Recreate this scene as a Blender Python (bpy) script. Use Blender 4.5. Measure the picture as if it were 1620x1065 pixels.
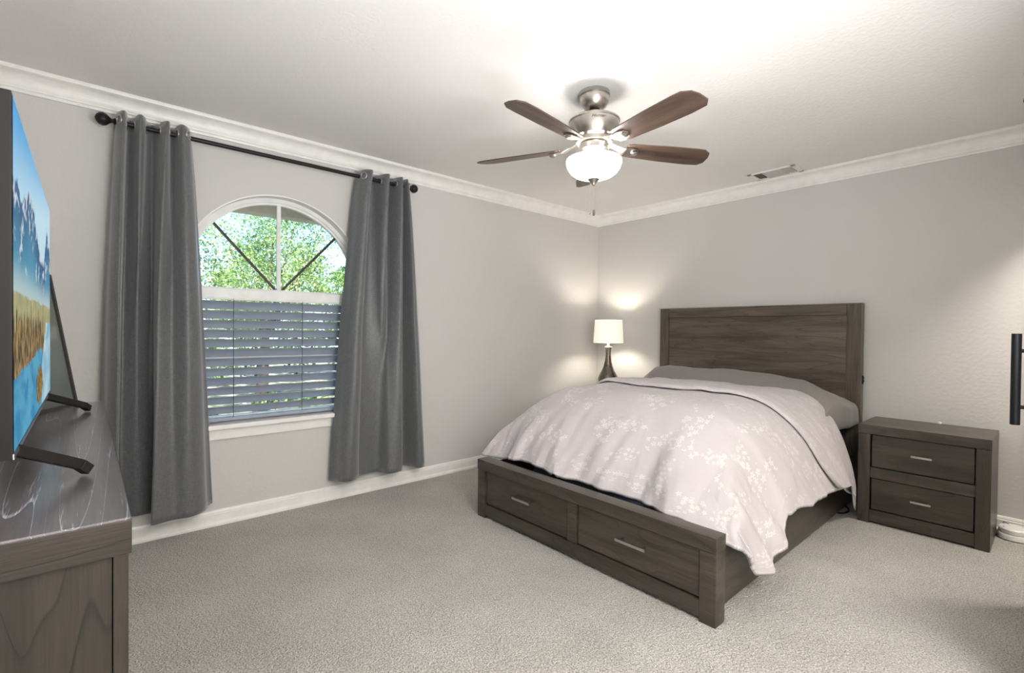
import bpy, bmesh, math, random
from mathutils import Vector, Matrix, noise

for o in list(bpy.data.objects):
    bpy.data.objects.remove(o, do_unlink=True)
SC = bpy.context.scene
COL = SC.collection
random.seed(7)

# ------------------------------------------------------------------ camera, world, sun, exposure
FPX, YAW, PITCH, ROLL = 767.04, 0.8505, -0.0129, 0.0093
CAM = Vector((3.383, -4.2096, 1.2))
cd = bpy.data.cameras.new('camera')
cd.sensor_width = 36.0
cd.lens = FPX / 1620.0 * 36.0
cd.clip_start = 0.02
cam = bpy.data.objects.new('camera', cd)
COL.objects.link(cam)
fwd = Vector((-math.sin(YAW) * math.cos(PITCH), math.cos(YAW) * math.cos(PITCH), math.sin(PITCH)))
r0 = Vector((math.cos(YAW), math.sin(YAW), 0))
u0 = r0.cross(fwd)
rt = r0 * math.cos(ROLL) + u0 * math.sin(ROLL)
up = -r0 * math.sin(ROLL) + u0 * math.cos(ROLL)
M = Matrix((rt, up, -fwd)).transposed().to_4x4()
M.translation = CAM
cam.matrix_world = M
SC.camera = cam

SC.view_settings.view_transform = 'Standard'
SC.view_settings.look = 'None'
SC.view_settings.gamma = 1.0
SC.view_settings.use_curve_mapping = False
SC.view_settings.exposure = 0.54
SC.cycles.use_denoising = True
SC.cycles.max_bounces = 10
SC.cycles.diffuse_bounces = 6
SC.cycles.transparent_max_bounces = 24
SC.cycles.sample_clamp_indirect = 8.0
SC.cycles.caustics_reflective = False
SC.cycles.caustics_refractive = False

world = bpy.data.worlds.new('World')
SC.world = world
world.use_nodes = True
wn = world.node_tree
bg = wn.nodes['Background']
sky = wn.nodes.new('ShaderNodeTexSky')
sky.sky_type = 'HOSEK_WILKIE'
sky.turbidity = 3.0
sky.sun_direction = Vector((0.6, -0.2, 0.75)).normalized()
wn.links.new(sky.outputs[0], bg.inputs[0])
bg.inputs[1].default_value = 8.0

sd = bpy.data.lights.new('sun', 'SUN')
sd.energy = 10.0
sd.color = (1.0, 0.95, 0.86)
sd.angle = math.radians(0.6)
sun = bpy.data.objects.new('sun', sd)
COL.objects.link(sun)
sun.rotation_euler = Vector((-0.62, 0.22, -0.75)).to_track_quat('-Z', 'Y').to_euler()


def area(name, loc, direction, sx, sy, power, col=(1, 1, 1)):
    d = bpy.data.lights.new(name, 'AREA')
    d.shape = 'RECTANGLE'
    d.size, d.size_y = sx, sy
    d.energy = power
    d.color = col
    o = bpy.data.objects.new(name, d)
    COL.objects.link(o)
    o.location = loc
    o.rotation_euler = Vector(direction).to_track_quat('-Z', 'Y').to_euler()
    return o


# fill lights added in the unseen hall behind the camera to even out the room
area('hall_fill_down', (4.6, -3.6, 2.40), (0, 0, -1), 1.2, 1.2, 62, (1.0, 0.96, 0.90))  # added overhead fill, no known fixture
area('hall_fill_far', (5.60, -3.5, 1.35), (-1, 0.12, 0.02), 2.6, 1.9, 10, (0.97, 0.98, 1.0))  # added fill panel facing the bedroom, no real daylight source
area('hall_fill_side', (4.05, -4.45, 1.35), (-0.50, 0.86, 0.0), 1.0, 1.7, 5, (0.98, 0.98, 1.0))  # added fill aimed at the headboard wall, not a window
area('hall_fill_up', (3.68, -3.40, 1.38), (-0.42, 0.12, 0.90), 0.9, 1.8, 46, (0.965, 0.985, 1.0))  # added fill bounced off the bedroom ceiling
area('bathroom_ceiling_light', (3.80, -0.62, 2.38), (-0.25, 0.15, -1), 0.28, 0.28, 24, (1.0, 0.93, 0.82))
P_FAN_BULB = 3.5
E_FAN_BOWL = 9.5
P_LAMP = 30.0

# ------------------------------------------------------------------ helpers


def srgb(r, g, b):
    f = lambda c: (c / 255 / 12.92) if c <= 10 else ((c / 255 + 0.055) / 1.055) ** 2.4
    return (f(r), f(g), f(b), 1.0)


def wpos(o):
    v = Vector((0, 0, 0))
    while o is not None:
        v += o.location
        o = o.parent
    return v


def obj(name, bm, mat, parent=None, smooth=False, auto=None, recalc=True):
    me = bpy.data.meshes.new(name)
    if parent is not None:
        bmesh.ops.translate(bm, verts=bm.verts, vec=-wpos(parent))
    if recalc:
        bmesh.ops.recalc_face_normals(bm, faces=bm.faces)
    bm.to_mesh(me)
    bm.free()
    o = bpy.data.objects.new(name, me)
    COL.objects.link(o)
    if mat is not None:
        for m in (mat if isinstance(mat, (list, tuple)) else [mat]):
            me.materials.append(m)
    if parent is not None:
        o.parent = parent
    if smooth:
        for p in me.polygons:
            p.use_smooth = True
    if auto:
        me.set_sharp_from_angle(angle=math.radians(auto))
    return o


def thing(name, label, cat, loc=(0, 0, 0), group=None):
    o = bpy.data.objects.new(name, None)
    o.empty_display_size = 0.05
    COL.objects.link(o)
    o.location = loc
    o['label'] = label
    o['category'] = cat
    if group:
        o['group'] = group
    return o


def tag(o, label, cat, group=None, kind=None):
    if label:
        o['label'] = label
        o['category'] = cat
    if group:
        o['group'] = group
    if kind:
        o['kind'] = kind
    return o


def struct(name, bm, m, parent=None, **k):
    o = obj(name, bm, m, parent, **k)
    if parent is None:
        o['kind'] = 'structure'
    return o


def box(bm, x0, x1, y0, y1, z0, z1, bev=0.0, seg=2):
    vs = [bm.verts.new((x, y, z)) for x in (x0, x1) for y in (y0, y1) for z in (z0, z1)]
    idx = [(0, 1, 3, 2), (4, 6, 7, 5), (0, 4, 5, 1), (2, 3, 7, 6), (0, 2, 6, 4), (1, 5, 7, 3)]
    fs = [bm.faces.new([vs[i] for i in f]) for f in idx]
    if bev > 0:
        es = list({e for f in fs for e in f.edges})
        bmesh.ops.bevel(bm, geom=es, offset=bev, segments=seg, profile=0.7, affect='EDGES')
    return bm


def boxes(*bs, bev=0.0):
    bm = bmesh.new()
    for b in bs:
        box(bm, *b, bev=bev)
    return bm


def lathe(bm, prof, c=(0, 0, 0), n=48, cap=True, lobes=0, amp=0.0):
    rings = []
    for (r, z) in prof:
        ring = []
        for i in range(n):
            a = 2 * math.pi * i / n
            rr = r * (1 + amp * math.cos(lobes * a)) if lobes else r
            ring.append(bm.verts.new((c[0] + rr * math.cos(a), c[1] + rr * math.sin(a), c[2] + z)))
        rings.append(ring)
    for a, b in zip(rings, rings[1:]):
        for i in range(n):
            bm.faces.new((a[i], a[(i + 1) % n], b[(i + 1) % n], b[i]))
    if cap:
        bm.faces.new(list(reversed(rings[0])))
        bm.faces.new(rings[-1])
    return bm


def tube(bm, pts, r, n=12, cap=True):
    pts = [Vector(p) for p in pts]
    rings = []
    prev = None
    for i, p in enumerate(pts):
        d = (pts[min(i + 1, len(pts) - 1)] - pts[max(i - 1, 0)]).normalized()
        ref = Vector((0, 0, 1)) if abs(d.z) < 0.95 else Vector((1, 0, 0))
        if prev is not None:
            a = (prev - d * prev.dot(d)).normalized()
        else:
            a = d.cross(ref).normalized()
        prev = a
        b = d.cross(a)
        rr = r[i] if isinstance(r, (list, tuple)) else r
        rings.append([bm.verts.new(p + (a * math.cos(2 * math.pi * k / n) + b * math.sin(2 * math.pi * k / n)) * rr) for k in range(n)])
    for a, b in zip(rings, rings[1:]):
        for i in range(n):
            bm.faces.new((a[i], a[(i + 1) % n], b[(i + 1) % n], b[i]))
    if cap:
        bm.faces.new(list(reversed(rings[0])))
        bm.faces.new(rings[-1])
    return bm


def bar(bm, p0, p1, w, h, upv=(0, 0, 1), bev=0.0):
    """rectangular bar from p0 to p1"""
    p0, p1 = Vector(p0), Vector(p1)
    d = (p1 - p0).normalized()
    s = d.cross(Vector(upv)).normalized()
    t = s.cross(d)
    vs = [bm.verts.new(p + s * a * w / 2 + t * b * h / 2) for p in (p0, p1) for a in (-1, 1) for b in (-1, 1)]
    idx = [(0, 2, 3, 1), (4, 5, 7, 6), (0, 1, 5, 4), (2, 6, 7, 3), (0, 4, 6, 2), (1, 3, 7, 5)]
    fs = [bm.faces.new([vs[i] for i in f]) for f in idx]
    if bev:
        bmesh.ops.bevel(bm, geom=list({e for f in fs for e in f.edges}), offset=bev, segments=2, profile=0.7, affect='EDGES')
    return bm


def gridmesh(fn, nu, nv, uv=True, closed=False):
    """fn(i/nu, j/nv) -> Vector; returns bmesh with UV layer"""
    bm = bmesh.new()
    V = [[bm.verts.new(fn(i / nu, j / nv)) for j in range(nv + 1)] for i in range(nu + 1)]
    lay = bm.loops.layers.uv.new('UVMap')
    for i in range(nu):
        for j in range(nv):
            f = bm.faces.new((V[i][j], V[i + 1][j], V[i + 1][j + 1], V[i][j + 1]))
            f.smooth = True
            for l, (a, b) in zip(f.loops, ((i, j), (i + 1, j), (i + 1, j + 1), (i, j + 1))):
                l[lay].uv = (a / nu, b / nv)
    return bm


def catmull(P, t):
    n = len(P) - 1
    x = min(max(t, 0), 1) * n
    i = min(int(x), n - 1)
    f = x - i
    p0, p1, p2, p3 = P[max(i - 1, 0)], P[i], P[i + 1], P[min(i + 2, n)]
    return tuple(0.5 * (2 * b + (c - a) * f + (2 * a - 5 * b + 4 * c - d) * f * f + (3 * b - a - 3 * c + d) * f ** 3) for a, b, c, d in zip(p0, p1, p2, p3))


def lerp_table(T, x):
    if x <= T[0][0]:
        return T[0][1]
    for (a, va), (b, vb) in zip(T, T[1:]):
        if x <= b:
            f = (x - a) / (b - a)
            f = f * f * (3 - 2 * f) * 0.6 + f * 0.4
            return va + (vb - va) * f
    return T[-1][1]


def sst(a, b, x):
    t = min(max((x - a) / (b - a), 0), 1)
    return t * t * (3 - 2 * t)


# ------------------------------------------------------------------ materials
def nt(name):
    m = bpy.data.materials.new(name)
    m.use_nodes = True
    t = m.node_tree
    return m, t, t.nodes['Principled BSDF']


def N(t, typ, **kw):
    n = t.nodes.new(typ)
    for k, v in kw.items():
        if k.startswith('i_'):
            key = k[2:]
            key = int(key) if key.isdigit() else key.replace('_', ' ')
            n.inputs[key].default_value = v
        else:
            setattr(n, k, v)
    return n


def ramp(t, fac, stops):
    r = t.nodes.new('ShaderNodeValToRGB')
    el = r.color_ramp.elements
    el[0].position, el[0].color = stops[0]
    el[1].position, el[1].color = stops[-1]
    for p, c in stops[1:-1]:
        e = el.new(p)
        e.color = c
    t.links.new(fac, r.inputs[0])
    return r.outputs[0]


def math_(t, op, a, b=None, c=None):
    n = t.nodes.new('ShaderNodeMath')
    n.operation = op
    for i, v in enumerate((a, b, c)):
        if v is None:
            continue
        if isinstance(v, (int, float)):
            n.inputs[i].default_value = v
        else:
            t.links.new(v, n.inputs[i])
    return n.outputs[0]


def bump(t, bsdf, h, strength, dist):
    b = t.nodes.new('ShaderNodeBump')
    b.inputs['Strength'].default_value = strength
    b.inputs['Distance'].default_value = dist
    t.links.new(h, b.inputs['Height'])
    t.links.new(b.outputs[0], bsdf.inputs['Normal'])
    return b


def plain(name, col, rough=0.5, metal=0.0, spec=0.5):
    m, t, b = nt(name)
    nz = N(t, 'ShaderNodeTexNoise', i_Scale=14.0, i_Detail=2.0)
    g = N(t, 'ShaderNodeTexCoord')
    t.links.new(g.outputs['Object'], nz.inputs['Vector'])
    c0 = [c * 0.96 for c in col[:3]] + [1]
    c1 = [min(1, c * 1.04) for c in col[:3]] + [1]
    t.links.new(ramp(t, nz.outputs[0], [(0.3, c0), (0.7, c1)]), b.inputs['Base Color'])
    b.inputs['Roughness'].default_value = rough
    b.inputs['Metallic'].default_value = metal
    b.inputs['Specular IOR Level'].default_value = spec
    return m


def textured_paint(name, col, scale=55, strength=0.25, dist=0.004, rough=0.75):
    m, t, b = nt(name)
    g = N(t, 'ShaderNodeTexCoord')
    n1 = N(t, 'ShaderNodeTexNoise', i_Scale=scale, i_Detail=3.0, i_Roughness=0.5)
    t.links.new(g.outputs['Object'], n1.inputs['Vector'])
    n2 = N(t, 'ShaderNodeTexNoise', i_Scale=1.3, i_Detail=2.0)
    t.links.new(g.outputs['Object'], n2.inputs['Vector'])
    c0 = [c * 0.985 for c in col[:3]] + [1]
    c1 = [min(1, c * 1.015) for c in col[:3]] + [1]
    t.links.new(ramp(t, n2.outputs[0], [(0.3, c0), (0.7, c1)]), b.inputs['Base Color'])
    b.inputs['Roughness'].default_value = rough
    b.inputs['Specular IOR Level'].default_value = 0.3
    hgt = ramp(t, n1.outputs[0], [(0.42, (0, 0, 0, 1)), (0.62, (1, 1, 1, 1))])
    bump(t, b, hgt, strength, dist)
    return m


def wood(name, axis, dark, light, rough=0.34, glossy=False, bumpk=0.25, cath=0.5):
    m, t, b = nt(name)
    g = N(t, 'ShaderNodeTexCoord')
    oi = N(t, 'ShaderNodeObjectInfo')
    off = N(t, 'ShaderNodeVectorMath', operation='SCALE')
    cv = N(t, 'ShaderNodeCombineXYZ')
    for i in range(3):
        t.links.new(oi.outputs['Random'], cv.inputs[i])
    t.links.new(cv.outputs[0], off.inputs[0])
    off.inputs['Scale'].default_value = 13.0
    add = N(t, 'ShaderNodeVectorMath', operation='ADD')
    t.links.new(g.outputs['Object'], add.inputs[0])
    t.links.new(off.outputs[0], add.inputs[1])

    def mapped(along, across):
        mp = N(t, 'ShaderNodeMapping')
        s = [across] * 3
        s['xyz'.index(axis)] = along
        mp.inputs['Scale'].default_value = s
        t.links.new(add.outputs[0], mp.inputs['Vector'])
        return mp.outputs[0]
    n1 = N(t, 'ShaderNodeTexNoise', i_Scale=1.0, i_Detail=6.0, i_Roughness=0.6, i_Distortion=0.5)
    t.links.new(mapped(1.6, 16), n1.inputs['Vector'])
    n2 = N(t, 'ShaderNodeTexNoise', i_Scale=1.0, i_Detail=3.0, i_Roughness=0.7)
    t.links.new(mapped(9, 230), n2.inputs['Vector'])
    n3 = N(t, 'ShaderNodeTexNoise', i_Scale=1.0, i_Detail=1.0, i_Roughness=0.4, i_Distortion=0.3)
    t.links.new(mapped(0.24, 6.5) if glossy else mapped(1.1, 8.0), n3.inputs['Vector'])
    k = math_(t, 'MULTIPLY', n3.outputs[0], 19.0 if glossy else 11.0)
    fr = math_(t, 'FRACT', k)
    lines = ramp(t, fr, [(0.0, (1, 1, 1, 1)), (0.10, (0.25, 0.25, 0.25, 1)), (0.45, (0, 0, 0, 1)), (0.97, (0, 0, 0, 1)), (1.0, (0.8, 0.8, 0.8, 1))])
    base = ramp(t, n1.outputs[0], [(0.30, dark), (0.72, light)])
    mx = N(t, 'ShaderNodeMix', data_type='RGBA', blend_type='MULTIPLY')
    mx.inputs['Factor'].default_value = 0.45
    t.links.new(base, mx.inputs[6])
    t.links.new(ramp(t, n2.outputs[0], [(0.35, (0.45, 0.45, 0.45, 1)), (0.6, (1, 1, 1, 1))]), mx.inputs[7])
    mx2 = N(t, 'ShaderNodeMix', data_type='RGBA', blend_type='MULTIPLY')
    t.links.new(math_(t, 'MULTIPLY', lines, cath), mx2.inputs['Factor'])
    t.links.new(mx.outputs[2], mx2.inputs[6])
    mx2.inputs[7].default_value = (0.30, 0.30, 0.30, 1)
    t.links.new(mx2.outputs[2], b.inputs['Base Color'])
    b.inputs['Roughness'].default_value = rough
    b.inputs['Specular IOR Level'].default_value = 0.5
    h = math_(t, 'SUBTRACT', n2.outputs[0], math_(t, 'MULTIPLY', lines, 0.8))
    if glossy:   # glossy top: pale, sunken pores along the growth lines
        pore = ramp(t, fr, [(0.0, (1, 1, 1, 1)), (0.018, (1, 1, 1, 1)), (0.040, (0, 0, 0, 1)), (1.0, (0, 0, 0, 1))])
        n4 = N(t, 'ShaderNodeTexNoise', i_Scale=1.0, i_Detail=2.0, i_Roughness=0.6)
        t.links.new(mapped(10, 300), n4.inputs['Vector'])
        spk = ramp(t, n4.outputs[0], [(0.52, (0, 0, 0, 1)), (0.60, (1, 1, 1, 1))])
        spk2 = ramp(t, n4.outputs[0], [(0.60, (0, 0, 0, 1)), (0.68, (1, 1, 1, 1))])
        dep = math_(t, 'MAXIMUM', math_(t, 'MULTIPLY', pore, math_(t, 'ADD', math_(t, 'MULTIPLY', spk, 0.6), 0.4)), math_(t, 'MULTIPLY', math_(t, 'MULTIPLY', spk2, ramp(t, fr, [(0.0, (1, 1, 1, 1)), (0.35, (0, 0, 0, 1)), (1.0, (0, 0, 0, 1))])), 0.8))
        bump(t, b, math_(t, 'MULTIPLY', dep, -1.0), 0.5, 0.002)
        pale_pore = N(t, 'ShaderNodeMix', data_type='RGBA')
        t.links.new(math_(t, 'MULTIPLY', dep, 0.85), pale_pore.inputs['Factor'])
        t.links.new(mx.outputs[2], pale_pore.inputs[6])
        pale_pore.inputs[7].default_value = srgb(206, 206, 220)
        t.links.new(pale_pore.outputs[2], b.inputs['Base Color'])
    else:
        bump(t, b, h, bumpk, 0.0015)
    return m


WD, WL = srgb(54, 48, 42), srgb(90, 81, 72)
wood_x = wood('grey_brown_wood_x', 'x', WD, WL)
wood_y = wood('grey_brown_wood_y', 'y', WD, WL)
wood_z = wood('grey_brown_wood_z', 'z', WD, WL)
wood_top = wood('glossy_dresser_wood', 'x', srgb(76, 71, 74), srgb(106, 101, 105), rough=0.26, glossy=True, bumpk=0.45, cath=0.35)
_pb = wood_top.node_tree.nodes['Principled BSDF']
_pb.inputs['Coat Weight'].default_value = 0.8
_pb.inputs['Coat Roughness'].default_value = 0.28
wood_head = wood('headboard_wood', 'x', srgb(76, 67, 58), srgb(118, 106, 94), rough=0.36, bumpk=0.2)
wood_head_z = wood('headboard_post_wood', 'z', srgb(74, 66, 57), srgb(112, 101, 90), rough=0.36, bumpk=0.2)
wood_blade = wood('fan_blade_wood', 'x', srgb(64, 48, 40), srgb(112, 90, 76), rough=0.4, bumpk=0.1, cath=0.2)

wall_m = textured_paint('greige_orange_peel_wall', srgb(207, 205, 203), 46, 0.16, 0.003)
ceil_m = textured_paint('white_textured_ceiling', srgb(236, 234, 231), 60, 0.22, 0.004, 0.85)
trim_m = plain('white_semi_gloss_trim', srgb(238, 237, 234), 0.35)
hall_m = textured_paint('hall_wall_paint', srgb(222, 219, 213), 46, 0.2, 0.003)
black_m = plain('matte_black_metal', srgb(34, 35, 38), 0.42, 0.6)
rod_m = plain('dark_bronze_rod', srgb(38, 36, 38), 0.45, 0.5)
nickel_m = plain('brushed_nickel', srgb(188, 182, 174), 0.30, 1.0)
chrome_m = plain('satin_chrome', srgb(190, 188, 186), 0.28, 1.0)
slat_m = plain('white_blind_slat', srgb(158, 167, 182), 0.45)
vinyl_m = plain('white_vinyl_window', srgb(232, 233, 232), 0.4)
bronze_m = plain('dark_bronze_muntin', srgb(52, 44, 40), 0.5)
navy_m = plain('navy_mattress_fabric', srgb(38, 46, 62), 0.9)
whiteplastic_m = plain('white_plastic', srgb(235, 235, 233), 0.35)
cable_m = plain('black_cable_rubber', srgb(20, 20, 22), 0.5)
darkgap_m = plain('shadow_gap_wood', srgb(34, 30, 27), 0.7)
socket_m = plain('white_lamp_socket', srgb(225, 218, 205), 0.4)


def carpet_mat():
    m, t, b = nt('beige_grey_cut_loop_carpet')
    g = N(t, 'ShaderNodeTexCoord')
    n1 = N(t, 'ShaderNodeTexNoise', i_Scale=190.0, i_Detail=2.0, i_Roughness=0.6)
    n2 = N(t, 'ShaderNodeTexNoise', i_Scale=2.6, i_Detail=4.0, i_Roughness=0.55)
    n3 = N(t, 'ShaderNodeTexNoise', i_Scale=60.0, i_Detail=2.0)
    v = N(t, 'ShaderNodeTexVoronoi', i_Scale=110.0)
    for n in (n1, n2, n3, v):
        t.links.new(g.outputs['Object'], n.inputs['Vector'])
    base = ramp(t, n1.outputs[0], [(0.34, srgb(140, 136, 129)), (0.5, srgb(207, 203, 197)), (0.68, srgb(234, 231, 226))])
    mx = N(t, 'ShaderNodeMix', data_type='RGBA', blend_type='MULTIPLY')
    mx.inputs['Factor'].default_value = 1.0
    t.links.new(base, mx.inputs[6])
    t.links.new(ramp(t, n2.outputs[0], [(0.33, (0.86, 0.855, 0.85, 1)), (0.66, (1, 1, 1, 1))]), mx.inputs[7])
    mx2 = N(t, 'ShaderNodeMix', data_type='RGBA', blend_type='MULTIPLY')
    mx2.inputs['Factor'].default_value = 0.4
    t.links.new(mx.outputs[2], mx2.inputs[6])
    t.links.new(ramp(t, v.outputs['Distance'], [(0.15, (1, 1, 1, 1)), (0.75, (0.5, 0.5, 0.5, 1))]), mx2.inputs[7])
    t.links.new(mx2.outputs[2], b.inputs['Base Color'])
    b.inputs['Roughness'].default_value = 0.97
    b.inputs['Specular IOR Level'].default_value = 0.1
    b.inputs['Sheen Weight'].default_value = 0.15
    h = math_(t, 'ADD', math_(t, 'MULTIPLY', n3.outputs[0], 0.7), math_(t, 'SUBTRACT', n1.outputs[0], v.outputs['Distance']))
    bump(t, b, h, 0.75, 0.010)
    return m


carpet_m = carpet_mat()


def fabric(name, c0, c1, weave=520, sheen=0.25, rough=0.8, bumpk=0.2, mottled=0.0, thin=0.0):
    m, t, b = nt(name)
    g = N(t, 'ShaderNodeTexCoord')
    outs = []
    for sc in ((weave, weave, 26), (60, 60, weave)):
        mp = N(t, 'ShaderNodeMapping')
        mp.inputs['Scale'].default_value = sc
        n = N(t, 'ShaderNodeTexNoise', i_Scale=1.0, i_Detail=2.0, i_Roughness=0.6)
        t.links.new(g.outputs['Object'], mp.inputs['Vector'])
        t.links.new(mp.outputs[0], n.inputs['Vector'])
        outs.append(n.outputs[0])
    s = math_(t, 'MULTIPLY', math_(t, 'ADD', outs[0], outs[1]), 0.5)
    t.links.new(ramp(t, s, [(0.36, c0), (0.64, c1)]), b.inputs['Base Color'])
    b.inputs['Roughness'].default_value = rough
    b.inputs['Sheen Weight'].default_value = sheen
    bump(t, b, s, bumpk, 0.001)
    return m


curtain_m = fabric('charcoal_linen_curtain', srgb(80, 82, 85), srgb(110, 112, 114), weave=420, rough=0.45, sheen=0.4, bumpk=0.06)
sheet_m = fabric('warm_grey_sheet', srgb(120, 115, 113), srgb(135, 130, 128), weave=500, bumpk=0.05)
shade_m, _t, _b = nt('cream_lamp_shade')
_b.inputs['Base Color'].default_value = srgb(238, 232, 218)
_b.inputs['Roughness'].default_value = 0.9
_b.inputs['Emission Color'].default_value = (1.0, 0.93, 0.80, 1)
_b.inputs['Emission Strength'].default_value = 0.40
_n = N(_t, 'ShaderNodeTexNoise', i_Scale=240.0)
bump(_t, _b, _n.outputs[0], 0.1, 0.001)


def lampbody_mat():
    m, t, b = nt('mottled_metallic_ceramic')
    g = N(t, 'ShaderNodeTexCoord')
    n = N(t, 'ShaderNodeTexNoise', i_Scale=45.0, i_Detail=4.0, i_Roughness=0.7)
    t.links.new(g.outputs['Object'], n.inputs['Vector'])
    t.links.new(ramp(t, n.outputs[0], [(0.35, srgb(70, 64, 58)), (0.7, srgb(140, 132, 122))]), b.inputs['Base Color'])
    b.inputs['Metallic'].default_value = 0.7
    b.inputs['Roughness'].default_value = 0.22
    bump(t, b, n.outputs[0], 0.1, 0.002)
    return m


lampbody_m = lampbody_mat()

glass_m = bpy.data.materials.new('window_glass')
glass_m.use_nodes = True
_t = glass_m.node_tree
_t.nodes.remove(_t.nodes['Principled BSDF'])
_tr = N(_t, 'ShaderNodeBsdfTransparent')
_tr.inputs[0].default_value = (0.97, 0.985, 0.98, 1)
_gl = N(_t, 'ShaderNodeBsdfGlossy')
_gl.inputs['Roughness'].default_value = 0.02
_fr = N(_t, 'ShaderNodeFresnel', i_IOR=1.35)
_ms = N(_t, 'ShaderNodeMixShader')
_t.links.new(_fr.outputs[0], _ms.inputs[0])
_t.links.new(_tr.outputs[0], _ms.inputs[1])
_t.links.new(_gl.outputs[0], _ms.inputs[2])
_t.links.new(_ms.outputs[0], _t.nodes['Material Output'].inputs[0])

bowl_m, _t, _b = nt('lit_frosted_glass_bowl')
_b.inputs['Base Color'].default_value = (0.95, 0.94, 0.92, 1)
_b.inputs['Roughness'].default_value = 0.35
_b.inputs['Emission Color'].default_value = (1.0, 0.985, 0.962, 1)
_b.inputs['Emission Strength'].default_value = E_FAN_BOWL
bulb_m, _t, _b = nt('lit_bulb')
_b.inputs['Base Color'].default_value = (1, 1, 1, 1)
_b.inputs['Emission Color'].default_value = (1.0, 0.91, 0.78, 1)
_b.inputs['Emission Strength'].default_value = P_LAMP * 8


def duvet_mat():
    m, t, b = nt('blush_floral_duvet')
    uv = N(t, 'ShaderNodeUVMap')
    uv.uv_map = 'UVMap'
    mp = N(t, 'ShaderNodeMapping')
    mp.inputs['Scale'].default_value = (2.3, 2.4, 1)
    t.links.new(uv.outputs[0], mp.inputs['Vector'])
    wob = N(t, 'ShaderNodeTexNoise', i_Scale=3.4, i_Detail=1.0)
    t.links.new(mp.outputs[0], wob.inputs['Vector'])
    masks = []
    for sc, thr, seed, petals in ((25.0, 0.665, 0.0, 5.0), (42.0, 0.70, 4.7, 4.0)):
        ad = N(t, 'ShaderNodeVectorMath', operation='ADD')
        ad.inputs[1].default_value = (seed, seed * 1.7, 0)
        t.links.new(mp.outputs[0], ad.inputs[0])
        v = N(t, 'ShaderNodeTexVoronoi', voronoi_dimensions='2D', i_Scale=sc, i_Randomness=0.9)
        t.links.new(ad.outputs[0], v.inputs['Vector'])
        dv = N(t, 'ShaderNodeVectorMath', operation='SUBTRACT')
        t.links.new(ad.outputs[0], dv.inputs[0])
        t.links.new(v.outputs['Position'], dv.inputs[1])
        sx = N(t, 'ShaderNodeSeparateXYZ')
        t.links.new(dv.outputs[0], sx.inputs[0])
        ang = math_(t, 'ARCTAN2', sx.outputs[1], sx.outputs[0])
        sc_ = N(t, 'ShaderNodeSeparateColor')
        t.links.new(v.outputs['Color'], sc_.inputs[0])
        ph = math_(t, 'MULTIPLY', sc_.outputs[0], 6.28)
        pet = math_(t, 'ABSOLUTE', math_(t, 'COSINE', math_(t, 'ADD', math_(t, 'MULTIPLY', ang, petals / 2), ph)))
        rad = math_(t, 'MULTIPLY', v.outputs['Distance'], 1.0)
        lim = math_(t, 'ADD', math_(t, 'MULTIPLY', pet, 0.34), 0.06)
        ins = math_(t, 'LESS_THAN', rad, lim)
        hole = math_(t, 'GREATER_THAN', rad, 0.07)
        nzc = N(t, 'ShaderNodeTexNoise', i_Scale=7.5, i_Detail=0.0)
        t.links.new(ad.outputs[0], nzc.inputs['Vector'])
        clus = math_(t, 'GREATER_THAN', math_(t, 'ADD', nzc.outputs[0], math_(t, 'MULTIPLY', sc_.outputs[1], 0.12)), thr)
        masks.append(math_(t, 'MULTIPLY', math_(t, 'MULTIPLY', ins, hole), clus))
    msk = math_(t, 'MAXIMUM', masks[0], masks[1])
    mx = N(t, 'ShaderNodeMix', data_type='RGBA')
    t.links.new(math_(t, 'MULTIPLY', msk, 0.48), mx.inputs['Factor'])
    mx.inputs[6].default_value = srgb(195, 188, 191)
    mx.inputs[7].default_value = srgb(236, 232, 226)
    t.links.new(mx.outputs[2], b.inputs['Base Color'])
    b.inputs['Roughness'].default_value = 0.75
    b.inputs['Sheen Weight'].default_value = 0.15
    fn = N(t, 'ShaderNodeTexNoise', i_Scale=16.0, i_Detail=4.0, i_Roughness=0.55, i_Distortion=0.6)
    t.links.new(mp.outputs[0], fn.inputs['Vector'])
    bump(t, b, fn.outputs[0], 0.28, 0.014)
    return m


duvet_m = duvet_mat()

# ------------------------------------------------------------------ room shell
RX, RY, CH = 3.36, -4.62, 2.44           # right wall, back wall, ceiling height
WT = 0.14
AYC, AZC, AR, SILL = -3.245, 1.500, 0.562, 0.615     # arched opening

bm = boxes((-WT, 6.0, RY - 1.2, 0.12, -0.12, 0.0))
struct('floor', bm, carpet_m)
bm = boxes((-WT, 6.0, RY - 1.2, 0.12, CH, CH + 0.12))
struct('ceiling', bm, ceil_m)


def wall_with_arch():
    bm = bmesh.new()
    n = 48
    y0, y1 = RY - 0.12, 0.12
    arc = [(AYC - AR * math.cos(math.pi * i / n), AZC + AR * math.sin(math.pi * i / n)) for i in range(n + 1)]
    loop = [(AYC - AR, SILL)] + arc + [(AYC + AR, SILL)]
    sides = []
    for x in (0.0, -WT):
        V = lambda y, z: bm.verts.new((x, y, z))
        top = [V(a[0], CH) for a in arc]
        hole = [V(*p) for p in loop]
        bm.faces.new((V(y0, 0), V(AYC - AR, 0), V(AYC - AR, CH), V(y0, CH)))
        bm.faces.new((V(AYC + AR, 0), V(y1, 0), V(y1, CH), V(AYC + AR, CH)))
        bm.faces.new((V(AYC - AR, 0), V(AYC + AR, 0), hole[-1], hole[0]))
        for i in range(n):
            bm.faces.new((hole[i + 1], hole[i + 2], top[i + 1], top[i]))
        sides.append(hole)
    bmesh.ops.remove_doubles(bm, verts=bm.verts, dist=1e-5)
    # outer rim
    return bm


wl = wall_with_arch()
struct('wall_left', wl, wall_m)
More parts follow.
